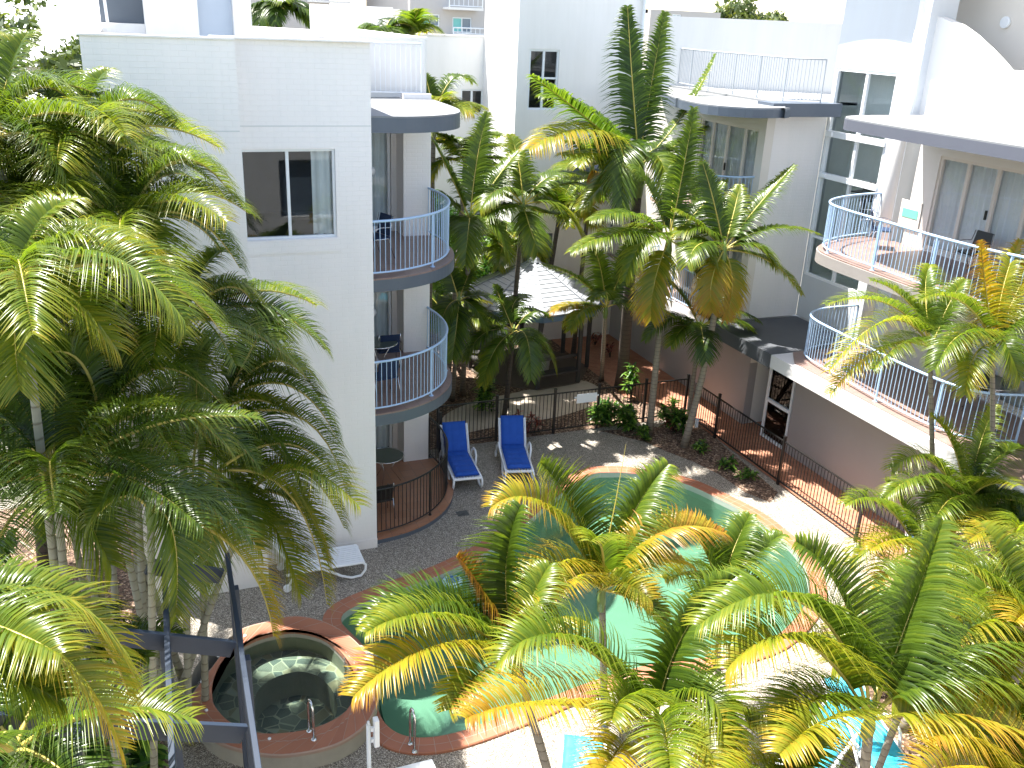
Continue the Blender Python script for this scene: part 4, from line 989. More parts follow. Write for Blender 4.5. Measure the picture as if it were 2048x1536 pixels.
l1 = lounger('white resin lounger nearest the curved patio fence, under a blue cushion', (935,982), (898,905), group=G1)
cushion('tufted royal blue cushion on the lounger beside the patio fence', l1)
l2 = lounger('white resin lounger in front of the straight pool fence, under a blue cushion', (1038,967), (1014,885), group=G1)
cushion('tufted royal blue cushion on the lounger nearer the pool', l2)
l3 = lounger('bare white slatted lounger against the brick wall near the spa', (720,1135), (590,1158), 58)
l4 = lounger('white lounger under an aqua cushion, left of the pair below the right-hand palm', (1590,1580), (1700,1440), 12, group='aqua cushioned loungers in the near corner')
cushion('sunlit aqua cushion on the left lounger in the near right corner', l4, 12, AQUA)
l5 = lounger('white lounger under an aqua cushion, right of the pair below the right-hand palm', (1790,1600), (1700,1455), 12, group='aqua cushioned loungers in the near corner')
cushion('sunlit aqua cushion on the right lounger in the near right corner', l5, 12, AQUA)
l6 = lounger('white lounger with aqua cushion at the bottom edge beneath the centre palms', (1150,1760), (1156,1650), 10)
cushion('aqua cushion end showing at the bottom edge of the picture', l6, 10, AQUA)
l7 = lounger('lounger with blue cushion beside the right wall, mostly behind palm fronds', (1850,1130), (1830,1065), 35)
cushion('royal blue cushion glimpsed through the palms by the right wall', l7, 35)

# ================================================================ BALCONY FURNITURE
def chair(label, loc, rz, group=None, mat=None):
    t = thing('patio_chair', label, 'chair', loc, rz, group); mat = mat or NAVY
    for s_ in (-1, 1):
        m = MB(); y = s_*.26; m.tube([(.24,y,0),(.20,y,.42),(.22,y,.62),(.05,y,.66),(-.2,y,.64),(-.24,y*.9,.86)], .011, 6); _ch(m, 'front_leg', CHROME, t, True, 0)
        m = MB(); m.tube([(-.28,y,0),(-.12,y,.42),(.2,y,.43)], .011, 6); _ch(m, 'rear_leg', CHROME, t, True, 0)
    m = MB(); m.box((-.2,-.24,.41),(.22,.24,.45)); _ch(m, 'seat', mat, t, False, .012)
    m = MB(); m.v = [(-.2,-.22,.46),(-.2,.22,.46),(-.29,.22,.86),(-.29,-.22,.86),(-.17,-.22,.46),(-.17,.22,.46),(-.26,.22,.86),(-.26,-.22,.86)]
    m.f = [(0,3,2,1),(4,5,6,7),(0,1,5,4),(1,2,6,5),(2,3,7,6),(3,0,4,7)]; _ch(m, 'backrest', mat, t, False, .01)
    return t
def table(label, loc, r=.42, group=None):
    t = thing('patio_table', label, 'table', loc, 0, group)
    m = MB(); m.lathe((0,0,.70), [(.001,.0),(r,.0),(r,.008),(.001,.008)], 32); _ch(m, 'table_top', TGLASS, t, False, 0)
    m = MB(); m.tube([(r*math.cos(a*math.pi/16), r*math.sin(a*math.pi/16), .704) for a in range(32)], .012, 6, closed=True); _ch(m, 'rim', CHROME, t, True, 0)
    for k in range(3):
        a = k*2.09; m = MB(); m.tube([(r*.8*math.cos(a), r*.8*math.sin(a), .7), (r*.3*math.cos(a), r*.3*math.sin(a), .35), (r*.85*math.cos(a), r*.85*math.sin(a), 0)], .011, 6); _ch(m, 'leg', CHROME, t, True, 0)
    return t
TGLASS = simple('smoked_green_glass', (.11,.13,.11), .08, var=.05)
GC = 'chairs on the balconies'
def pz(px, py, z): p = P(px, py, z=z); return (p.x, p.y, z)
chair('navy chair with bent chrome frame on the upper left balcony', pz(752, 515, 5.74), R(200), GC)
table('round glass table on the middle left balcony against the door', pz(757, 745, 2.98), group='round glass tables on balconies')
chair('navy chair beside the glass table at the door of the middle left balcony', pz(775, 735, 2.98), R(90), GC)
chair('navy chair nearest the railing of the middle left balcony', pz(768, 790, 2.98), R(100), GC)
table('round glass table on the ground floor patio', pz(772, 965, .12), group='round glass tables on balconies')
chair('black chair on the ground floor patio close to the wall corner', pz(760, 1030, .12), R(95), GC, BLACK)
chair('navy chair by the pilaster on the upper right balcony', pz(1755, 495, 5.74), R(-40), GC)
chair('dark chair in the far corner of the upper right balcony', pz(1735, 470, 5.74), R(-60), GC, BLACK)
chair('dark chair in front of the sliding doors on the upper right balcony', pz(1935, 545, 5.74), R(180), GC, BLACK)
chair('dark chair beside the round table on the lower right balcony', pz(1940, 815, 2.98), R(150), GC, BLACK)
table('round glass table on the lower right balcony behind the palms', pz(1965, 825, 2.98), .5, group='round glass tables on balconies')
chair('dark chair on the balcony of the middle wing, behind the tall palms', pz(1390, 400, 5.74), R(-20), GC, BLACK)

q = pz(1752, 462, 5.74); bq = thing('barbecue', 'black barbecue on a stand in the far corner of the upper right balcony', 'barbecue', q, R(-75))
m = MB(); m.box((-.42,-.26,.72),(.42,.26,.95)); _ch(m, 'firebox', BLACK, bq, False, .02)
m = MB(); m.lathe((0,0,0), [(.001,0)], 3); m = MB()
for i in range(9):
    a = math.pi*i/8
    for x in (-.42,.42): m.v.append((x, -.26*math.cos(a), .955+.22*math.sin(a)))
    if i: k = 2*i; m.f.append((k-2,k,k+1,k-1))
m.f += [tuple(range(0,18,2)), tuple(range(17,0,-2))]; _ch(m, 'lid', BLACK, bq, False, 0)
for x in (-.36,.36):
    for y in (-.2,.2): m = MB(); m.box((x-.02,y-.02,0),(x+.02,y+.02,.719)); _ch(m, 'leg', BLACK, bq, False, 0)
m = MB(); m.box((-.38,-.22,.22),(.38,.22,.25)); _ch(m, 'shelf', BLACK, bq, False, 0)
for x0 in (-.75,.43): m = MB(); m.box((x0,-.24,.88),(x0+.32,.24,.91)); _ch(m, 'side_shelf', BLACK, bq, False, 0)
# ================================================================ POOL FITTINGS AND SMALL THINGS
def rail_(label, px, z, span, h, rz):
    q = XY(*px, z); t = thing('grab_rail', label, 'handrail', (q[0], q[1], z), R(rz), 'steel grab rails at the water edge')
    m = MB(); pts = [(0,0,0),(0,0,h*.8)] + [(span/2-span/2*math.cos(a*math.pi/6), 0, h*.8+.14*math.sin(a*math.pi/6)) for a in range(1,6)] + [(span,0,h*.8),(span,0,-.1)]
    m.tube(pts, .02, 10); _ch(m, 'rail', CHROME, t, True, 0)
    for x in (0, span): m = MB(); m.lathe((x,0,0), [(.045,0),(.045,.012),(.02,.02)], 16); _ch(m, 'flange', CHROME, t, True, 0)
rail_('chrome grab rail on the near rim of the round spa', (628,1479), SZ, .20, .62, 100)
rail_('chrome grab rail on the near coping of the pool', (829,1503), .05, .18, .72, 95)
q = XY(746, 1640, 0); mp = thing('gate_post', 'pale metal gate post with a white latch box at the bottom edge', 'post', (q[0], q[1], 0))
tp_ = P(741, 1448, y=q[1]).z
m = MB(); m.tube([(q[0]-.04,q[1],0),(q[0]-.04,q[1],tp_)], .03, 10); m.tube([(q[0]-.04,q[1],tp_),(q[0]-.04,q[1],tp_+.05)], .018, 10); m.build('pole', ALU, mp, True)
m = MB(); m.box((q[0]+.03,q[1]-.05,tp_-.38),(q[0]+.10,q[1]+.06,tp_+.06)); m.build('latch_box', PLASTIC, mp, bevel=.012)
m = MB(); m.box((q[0]-.01,q[1]-.02,tp_-.12),(q[0]+.03,q[1]+.02,tp_-.06)); m.box((q[0]-.01,q[1]-.02,tp_-.3),(q[0]+.03,q[1]+.02,tp_-.24)); m.build('bracket', ALU, mp)
q = XY(925, 1027); MB_ = MB().box((q[0]-.13,q[1]-.1,0),(q[0]+.13,q[1]+.1,.012)).box((q[0]-.05,q[1]-.04,.0121),(q[0]+.05,q[1]+.04,.02)); tag(MB_.build('drain_cover', simple('dark_plastic', (.05,.055,.06), .4)), 'small dark square drain cover in the pebble deck', 'drain cover')
q = XY(905, 1160, -.05); fl_ = thing('pool_cleaner', 'round pale blue floating pool cleaner near the left pool edge', 'pool cleaner', (q[0], q[1], -.1))
MB().lathe((q[0],q[1],-.1), [(.2,-.02),(.21,.03),(.17,.06),(.13,.065)], 24).build('float_ring', simple('pale_aqua_plastic', (.35,.55,.62), .4), fl_, True)
MB().lathe((q[0],q[1],-.1), [(.13,.05),(.12,.085),(.05,.10),(.001,.10)], 20).build('cap', simple('blue_plastic', (.02,.12,.35), .4), fl_, True)
q = P(1172, 795, y=20.72); sg = thing('fence_sign', 'small white notice board hung on the pool fence', 'sign', (q.x, 20.68, q.z))
MB().box((q.x-.30,20.66,q.z-.12),(q.x+.30,20.675,q.z+.14)).build('board', SIGNW, sg, bevel=.003)
MB().box((q.x-.36,20.676,q.z+.03),(q.x+.36,20.69,q.z+.07)).build('bracket', ALU, sg)
q = XY(1391, 862, 0); bt = thing('pool_thermometer', 'small white tag fixed at the leaning palm trunk by the fence corner', 'tag', (q[0], q[1], .3))
zt_ = P(1391, 848, y=q[1]).z; MB().box((q[0]-.05,q[1]-.03,zt_-.1),(q[0]+.05,q[1]+.01,zt_+.16)).build('tag', PLASTIC, bt, bevel=.01)
q = XY(835, 1555, .0); zt_ = .75; wt = thing('side_table', 'corner of a white resin table at the bottom edge of the picture', 'table', (*XY(835,1560,.7), 0))
a_ = XY(835,1560,.7); m = MB(); m.box((a_[0]-.3,a_[1]-.3,.68),(a_[0]+.3,a_[1]+.3,.72)); m.build('table_top', PLASTIC, wt, bevel=.02)
for i, j in ((-1,-1),(1,-1),(1,1),(-1,1)): MB().box((a_[0]+i*.25-.02,a_[1]+j*.25-.02,0),(a_[0]+i*.25+.02,a_[1]+j*.25+.02,.679)).build('leg', PLASTIC, wt)

# ================================================================ PERGOLA
PG = thing('pergola', 'dark blue timber pergola with sloping beams at the lower left', 'pergola', (-.2, 6, 0))
def az(px0, py0, y0): return P(px0, py0, y=y0)
zA = 4.65; 
A0, A1 = P(517, 1534, z=zA), P(454, 1105, z=zA)
dirA = (A1-A0).normalized(); A0 -= dirA*1.5
slope = Vector((1.475, .243, -.727)).normalized()
def on_slope(px, py):                            # where the pixel meets the pergola roof plane
    n = dirA.cross(slope).normalized(); o = Vector((0,0,CAMH)); d = Vector(M3 @ np.array([(px-1024)/FPX, (py-768)/FPX, 1.0])); return o + d*((A1-o).dot(n)/d.dot(n))
BW, BH = .05, .16
up_ = dirA.cross(slope); up_ = up_ if up_.z > 0 else -up_
def beam(p, q, nm='beam', w=BW, h=BH):
    d = (q-p).normalized(); sd = d.cross(Vector((0,0,1))).normalized(); u2 = sd.cross(d)
    m = MB(); k = 0
    for e in (p, q):
        for i, j in ((-1,-1),(1,-1),(1,0),(-1,0)): m.v.append(tuple(e + sd*i*w/2 + u2*(j*h)))
    m.f = [(0,1,2,3),(7,6,5,4),(0,4,5,1),(1,5,6,2),(2,6,7,3),(3,7,4,0)]
    return m.build(nm, TIMBER, PG, bevel=.005)
def ext(p, q, a=0, b=0): d = (q-p).normalized(); return p - d*a, q + d*b
beam(*ext(on_slope(454,1105), on_slope(517,1534), .0, 1.5))
beam(*ext(on_slope(333,1258), on_slope(344,1534), 1.4, 1.5))
beam(*ext(on_slope(171,1251), on_slope(147,1534), .3, 1.5))
beam(*ext(on_slope(175,1250), on_slope(472,1282), .6, .0), 'cross_beam', .05, .17)
beam(*ext(on_slope(87,1430), on_slope(495,1450), .6, .0), 'cross_beam', .05, .17)
q_ = on_slope(330,1120); beam(*ext(on_slope(300,1118), on_slope(448,1138), .0, .0), 'cross_beam', .05, .17)
for px in ((326,1262),(488,1290),(466,1152)):
    p = on_slope(*px) - Vector((0,0,.03)); MB().box((p.x-.05, p.y-.05, 0), (p.x+.05, p.y+.05, p.z-.12)).build('post', TIMBER, PG, bevel=.006)

# ================================================================ PALMS
def pl_base(px, py): return XY(px, py, 0)
# courtyard palms
palm('tallest courtyard palm with a thick dark trunk and an upright crown', (1278,330), 21.5, pl_base(1243,775), [
    (1262,140,1255,12,0,.2,.62,.18), (1300,170,1330,22,.4,.6,.5,.25), (1370,250,1432,105,.6,1.2,.30,.35,.3), (1180,235,1062,150,-.6,-1.4,.55,.22,-.3),
    (1190,190,1080,190,.3,.3,.5,.30), (1180,205,1055,300,-1.0,-2.0,.70,.62,.2), (1210,300,1120,310,-.4,-1.6,.55,.40), (1350,280,1390,400,-.5,-1.2,.5,.3),
    (1240,200,1245,430,-1.2,-1.8,.55,.25), (1330,260,1340,420,-1.0,-1.6,.5,.42), (1340,300,1420,250,.8,1.6,.4,.3), (1230,330,1160,420,-.6,-1.0,.45,.4)],
    tr=.16, bark=BARKD, group=GM, seed=3, shaft=1.1, n=52, lw=.05, drop=.35)
palm('pale trunked palm right of the tallest one, with one yellow hanging frond', (1338,480), 18.9, pl_base(1298,868), [
    (1370,330,1388,215,0,.2,.45,.3), (1400,420,1450,360,.3,.6,.4,.28), (1270,400,1180,440,-.3,-.6,.45,.35), (1240,440,1140,505,-.5,-1.0,.45,.4), (1300,560,1302,640,-.8,-.5,.42,.66,.2),
    (1290,430,1250,560,-.8,-.9,.4,.42), (1300,350,1260,330,.4,.8,.4,.3), (1390,500,1400,590,-.4,-.6,.4,.35), (1345,400,1350,330,.6,1.0,.4,.25)],
    tr=.085, group=GM, seed=4, shaft=.7, n=46, lw=.04)
palm('leaning pale palm at the fence corner with a browning skirt frond', (1448,500), 18.2, pl_base(1368,893), [
    (1430,400,1405,325,0,.2,.42,.28), (1520,400,1590,330,.2,.5,.40,.33), (1540,430,1640,468,-.2,-.4,.32,.36), (1550,500,1605,590,-.3,-.5,.30,.45,.2), (1410,560,1425,625,-.8,-.5,.38,.74,.2),
    (1390,460,1375,530,-.5,-.8,.42,.35), (1470,420,1480,370,.4,.8,.4,.42), (1385,430,1350,420,.2,.2,.35,.4), (1480,560,1450,640,-.2,-.1,.35,.70)],
    tr=.085, group=GM, seed=5, shaft=.7, n=46, lw=.036, lean=.12)
palm('low dark green palm between the fence corner and the leaning palm', (1400,655), 19.4, pl_base(1376,840), [
    (1340,600,1290,680,0,-.2,.36,.2), (1402,640,1412,722,-1.0,-1.3,.42,.12), (1470,600,1520,645,0,0,.34,.25), (1360,570,1330,560,.4,.5,.35,.3), (1440,580,1440,560,.3,.6,.35,.3), (1350,640,1310,610,-.3,-.5,.3,.3)],
    tr=.06, group=GM, seed=6, shaft=.35, n=40, lw=.036)
palm('young light green palm rising in front of the gazebo roof', (1212,615), 21.3, pl_base(1203,760), [
    (1160,540,1085,530,-.2,-.5,.42,.35), (1205,520,1180,480,.2,.5,.40,.42), (1250,540,1255,480,.2,.4,.40,.33), (1160,600,1140,660,-.5,-.8,.34,.45), (1260,590,1290,640,-.2,-.4,.36,.38), (1130,600,1100,625,-.2,-.3,.3,.7), (1225,560,1180,600,-.6,-.9,.32,.35)],
    tr=.06, auto=-3, group=GM, seed=7, shaft=.4, n=40, lw=.04)
palm('palm with a thin dark trunk in front of the gazebo, left of its peak', (1046,410), 21.0, pl_base(1012,815), [
    (1090,330,1160,350,.3,.5,.44,.36), (1130,380,1165,480,-.2,-.4,.46,.48), (1000,340,960,420,-.4,-.7,.42,.38), (1040,310,1020,270,.5,1.0,.42,.42), (1110,440,1150,420,.2,.5,.40,.34), (990,400,920,470,-.6,-1.0,.42,.35),
    (1060,460,1075,500,-.8,-.9,.4,.38), (1140,330,1210,400,.6,1.0,.45,.3), (960,360,900,360,.1,.2,.40,.34)],
    tr=.065, bark=BARKD, auto=-2, group=GM, seed=8, shaft=.5, n=46, lw=.04)
palm('bright green palm just right of the upper left balcony', (940,440), 20.6, pl_base(925,790), [
    (950,310,975,225,.3,.6,.45,.36), (900,340,862,275,0,.2,.42,.33), (1000,340,1040,300,.3,.7,.42,.36), (890,430,868,500,-.2,-.4,.4,.3), (1000,420,1020,520,-.4,-.7,.40,.40), (940,420,930,530,-.8,-.9,.4,.35), (870,370,858,400,.2,.4,.4,.4), (1030,400,1080,420,.2,.5,.42,.35)],
    tr=.07, auto=-3, group=GM, seed=9, shaft=.55, n=46, lw=.04)
palm('small dark palm with a broad hanging frond in front of the gazebo', (1028,665), 20.95, pl_base(1008,835), [
    (1000,600,990,570,.3,.5,.34,.25), (1060,600,1098,635,.2,.3,.36,.28), (960,640,932,720,-.2,-.3,.36,.3), (1062,640,1062,760,-1.0,-1.3,.40,.28), (1090,650,1112,745,-.4,-.5,.34,.45), (970,610,920,640,.2,.3,.36,.3), (985,680,965,770,-.6,-.7,.36,.42), (1010,590,1060,590,.6,.8,.34,.3)],
    tr=.06, bark=BARKD, auto=-3, group=GM, seed=10, shaft=.35, n=42, lw=.038, mat=LEAFD)
palm('bushy palm squeezed between the balconies and the garden', (918,600), 21.2, pl_base(905,800), [
    (900,540,885,500,.2,.4,.36,.3), (940,540,955,510,.2,.4,.34,.34), (890,600,880,660,-.3,-.4,.34,.32), (950,600,975,660,-.3,-.5,.34,.36), (915,640,905,720,-.6,-.6,.34,.3), (960,580,1000,600,0,.1,.34,.34)],
    tr=.06, auto=-3, group=GM, seed=11, shaft=.35, n=38, lw=.038)
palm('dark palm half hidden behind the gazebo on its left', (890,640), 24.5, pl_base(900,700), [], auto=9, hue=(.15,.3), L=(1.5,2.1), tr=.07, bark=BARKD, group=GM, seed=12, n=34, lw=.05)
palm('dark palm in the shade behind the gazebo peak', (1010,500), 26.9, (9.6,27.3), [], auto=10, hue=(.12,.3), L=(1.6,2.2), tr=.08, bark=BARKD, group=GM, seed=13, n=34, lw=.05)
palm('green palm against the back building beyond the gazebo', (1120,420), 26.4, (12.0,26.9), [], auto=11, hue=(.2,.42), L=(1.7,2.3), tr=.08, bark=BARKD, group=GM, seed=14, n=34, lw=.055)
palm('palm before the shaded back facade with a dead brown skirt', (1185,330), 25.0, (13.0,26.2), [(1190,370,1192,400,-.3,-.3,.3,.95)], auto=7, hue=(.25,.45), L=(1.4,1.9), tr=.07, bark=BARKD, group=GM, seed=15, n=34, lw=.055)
palm('palm whose crown shows beside the terrace of the left building', (868,235), 23.5, (7.3,24.0), [(900,120,945,165,.2,.4,.4,.28), (880,170,910,240,.2,.2,.36,.3), (860,180,850,150,.2,.4,.36,.3)], auto=7, hue=(.18,.34), L=(1.1,1.5), tr=.07, group=GM, seed=16, n=38, lw=.036)
palm('palm behind the balconies of the left building', (930,330), 23.8, (8.0,24.3), [], auto=10, hue=(.25,.42), L=(1.5,2.0), tr=.07, group=GM, seed=17, n=38, lw=.045)

# near palms over the pool
palm('golden palm in the middle of the pool view with gold and rust fronds', (1205,1180), 9.6, (5.75,9.55), [
    (1155,1000,1078,925,.3,.5,.50,.36,.4), (1090,935,985,1015,.1,.2,.42,.66,.2), (1262,1000,1335,930,.5,.9,.44,.36,-.4), (1300,1010,1450,1070,.1,.1,.40,.80,-.2), (1215,1060,1180,1085,-.7,-1.1,.36,.40),
    (1110,1075,1055,1190,-.3,-.5,.40,.68), (1150,1130,1090,1200,-.6,-.9,.34,.66), (1290,1100,1370,1130,.2,.2,.40,.62), (1290,1190,1330,1270,-.3,-.5,.36,.5), (1240,1150,1300,1200,-.5,-.8,.34,.58)],
    auto=1, elev=(0,25), L=(1.2,1.5), hue=(.4,.65), tr=.055, group=GF, seed=21, shaft=.45, n=54, lw=.032, lift=.5, drop=.7)
MB_ = MB().tube([P(1210,1110,y=9.6), P(1232,1000,y=9.7), P(1252,888,y=9.8)], [.012,.008,.002], 6)
tag(MB_.build('spear_leaf', STEM), 'thin unopened spear leaf rising from the middle pool palm', 'leaf spike')
palm('golden palm leftmost over the pool with an orange arching frond', (1035,1315), 8.2, (4.35,7.2), [
    (985,1130,1042,1012,.2,.5,.46,.28,.35), (870,1135,722,1252,.2,.1,.40,.25), (875,1180,732,1268,-.2,-.4,.36,.45), (860,1240,708,1395,-.5,-.7,.42,.68), (960,1190,912,1112,.3,.4,.36,.86), (1110,1190,1125,1290,.1,.2,.38,.62),
    (1050,1200,1100,1130,.5,.9,.38,.42), (960,1320,900,1420,-.6,-.9,.32,.5)],
    tr=.06, group=GF, seed=22, shaft=.45, n=56, lw=.034, lift=.5, drop=.75)
palm('golden palm at the bottom centre with broad arching fronds', (1312,1450), 7.0, (4.9,6.6), [
    (1130,1175,1000,1325,.3,.2,.44,.42), (1095,1370,930,1440,-.3,-.5,.46,.74), (1335,1240,1478,1150,.4,.7,.48,.34,-.5), (1330,1380,1345,1600,-1.0,-1.7,.34,.42), (1240,1350,1225,1440,-.5,-.8,.36,.45),
    (1440,1300,1452,1530,-.1,-.7,.40,.44), (1250,1450,1190,1580,-.7,-1.1,.36,.66), (1400,1430,1450,1570,-.6,-1.0,.36,.60)],
    tr=.06, group=GF, seed=23, shaft=.4, n=58, lw=.034, lift=.5, drop=.7)
palm('light green palm low over the right end of the pool', (1440,1180), 10.2, (8.3,10.4), [
    (1410,1080,1375,1050,.3,.5,.40,.40), (1470,1080,1500,1030,.3,.6,.40,.34), (1510,1100,1565,1070,.2,.3,.38,.36), (1390,1130,1330,1160,-.1,-.2,.36,.45), (1430,1120,1400,1200,-.5,-.8,.36,.4), (1520,1160,1560,1230,-.3,-.5,.38,.42)],
    tr=.05, group=GF, seed=24, shaft=.3, n=46, lw=.032, lift=.45)
palm('large golden palm at the lower right with stalks fanning from a pale trunk', (1740,1440), 6.0, (6.95,5.6), [
    (1600,1165,1455,1340,0,-.1,.44,.58), (1650,1060,1395,1255,.2,.3,.46,.40), (1720,1150,1590,1085,.4,.8,.42,.34,.3), (1820,1230,1885,1040,.4,.8,.52,.36,-.4), (1890,1270,2080,1430,.0,-.2,.46,.42),
    (1930,1210,2100,1330,.2,.2,.46,.36), (1900,1405,2090,1490,-.4,-.7,.46,.70), (1620,1340,1555,1470,-.3,-.5,.38,.44), (1790,1200,1850,1130,.8,1.3,.46,.34), (1660,1400,1560,1510,-.6,-.9,.38,.6)],
    tr=.07, group=GF, seed=25, shaft=.3, n=60, lw=.036, lift=.5, drop=.6)
palm('dark striped palm at the bottom between the centre palm and the aqua loungers', (1600,1600), 5.6, (5.6,5.3), [
    (1560,1480,1490,1440,.2,.3,.38,.42), (1600,1480,1640,1460,.2,.3,.38,.48), (1530,1520,1450,1580,-.1,-.2,.36,.6), (1560,1540,1520,1640,-.3,-.5,.34,.5)],
    tr=.06, group=GF, seed=26, shaft=.3, n=50, lw=.03, lift=.45)
palm('yellowing palm at the right edge above the near corner', (2065,1270), 6.6, (9.3,6.4), [
    (1980,1150,1900,1120,.3,.5,.42,.45), (2000,1100,1960,1050,.5,.9,.42,.5), (1970,1210,1900,1290,-.2,-.3,.40,.56), (2000,1320,1950,1400,-.4,-.7,.38,.6), (2060,1120,2090,1080,.4,.8,.4,.45), (1960,1270,1880,1370,-.2,-.3,.38,.66)],
    auto=2, hue=(.45,.7), L=(1.3,1.6), tr=.06, group=GF, seed=27, shaft=.3, n=50, lw=.034, lift=.4)
palm('palm in the lower right corner with yellow streaming fronds', (2000,1600), 5.2, (7.6,4.9), [
    (1950,1440,1850,1480,.2,.2,.42,.66), (2010,1430,2060,1400,.4,.6,.42,.5), (1930,1500,1830,1560,-.1,-.2,.40,.72), (2060,1500,2120,1540,0,0,.4,.6)],
    tr=.06, group=GF, seed=28, shaft=.3, n=50, lw=.034)
# right wall palms
palm('slender palm before the middle of the lower right balcony rail', (1862,695), 12.0, pl_base(1870,1130), [
    (1790,560,1650,610,.1,.2,.34,.40), (1790,560,1655,745,-.3,-.5,.34,.55), (1760,650,1660,790,-.4,-.6,.32,.62), (1830,580,1740,560,.3,.6,.34,.38), (1820,650,1745,740,-.5,-.8,.32,.36), (1900,590,1930,560,.3,.5,.34,.40), (1840,560,1860,530,.5,1.0,.36,.42), (1910,660,1920,760,-.4,-.6,.32,.42)],
    tr=.05, bark=BARK, group=GR, seed=31, shaft=.5, n=48, lw=.026, drop=.8)
palm('slender palm nearer the right edge with brown tipped fronds', (1988,690), 11.3, pl_base(1985,1180), [
    (1930,560,1840,600,.2,.3,.36,.42), (2000,560,2040,480,.4,.8,.36,.60), (1970,580,1960,480,.3,.6,.36,.80), (1920,620,1870,740,-.4,-.6,.34,.36), (2060,600,2110,700,-.2,-.3,.36,.45), (2000,640,2040,760,-.6,-.8,.34,.4), (1960,640,1900,700,-.2,-.5,.34,.55), (2050,540,2080,500,.4,.7,.36,.7), (1940,680,1930,790,-.5,-.8,.34,.5)],
    tr=.05, bark=BARK, group=GR, seed=32, shaft=.5, n=48, lw=.026, drop=.8)
palm('bushy palm under the lower right balcony', (1930,1010), 10.8, (12.9,10.9), [
    (1850,860,1785,940,.1,.1,.38,.42), (1860,900,1765,1000,-.2,-.3,.36,.40), (1920,870,1860,830,.4,.7,.38,.46), (1990,880,2060,900,.2,.4,.38,.36), (1990,960,2060,1040,-.2,-.4,.38,.30), (1900,960,1850,1080,-.5,-.8,.34,.38), (1960,870,1990,810,.5,.9,.36,.4)],
    auto=5, hue=(.3,.5), L=(1.2,1.6), tr=.06, group=GR, seed=33, shaft=.35, n=48, lw=.028)
palm('yellow green palm leaning over the path fence on the right', (1840,1110), 10.2, (11.8,10.0), [
    (1770,960,1690,1010,.1,.1,.36,.42), (1770,1030,1700,1130,-.2,-.3,.34,.50), (1810,1000,1770,960,.4,.6,.34,.36), (1800,1060,1740,1100,-.4,-.6,.34,.6), (1900,1010,1950,1060,.1,.1,.36,.60), (1880,1080,1930,1160,-.3,-.5,.36,.5), (1790,1090,1750,1180,-.5,-.8,.34,.66)],
    tr=.06, group=GR, seed=34, shaft=.35, n=48, lw=.028)
palm('dense palm against the right wall low at the picture edge', (2040,1080), 9.8, (13.0,9.8), [], auto=11, hue=(.3,.62), L=(1.3,1.8), tr=.06, group=GR, seed=35, shaft=.35, n=46, lw=.03)
palm('low palm filling the garden bed left of the right-hand wall', (1930,1230), 8.6, (10.6,8.6), [], auto=7, hue=(.32,.65), L=(1.2,1.7), tr=.06, group=GR, seed=36, shaft=.35, n=46, lw=.03)
palm('low palm in shade behind the lower right palms', (1960,1400), 7.4, (9.8,7.6), [], auto=6, hue=(.2,.5), L=(1.1,1.5), tr=.06, group=GR, seed=37, shaft=.3, n=44, lw=.03, mat=LEAFD)

palm('yellow palm between the two right-hand garden palms', (2080,1480), 6.4, (9.2,6.2), [], auto=9, hue=(.45,.72), L=(1.2,1.6), tr=.05, group=GR, seed=39, shaft=.3, n=46, lw=.03)
palm('green palm behind the upright frond of the lower right palm', (1860,1260), 7.6, (9.0,7.6), [], auto=6, hue=(.3,.55), L=(1.2,1.6), tr=.05, group=GR, seed=40, shaft=.3, n=46, lw=.03)
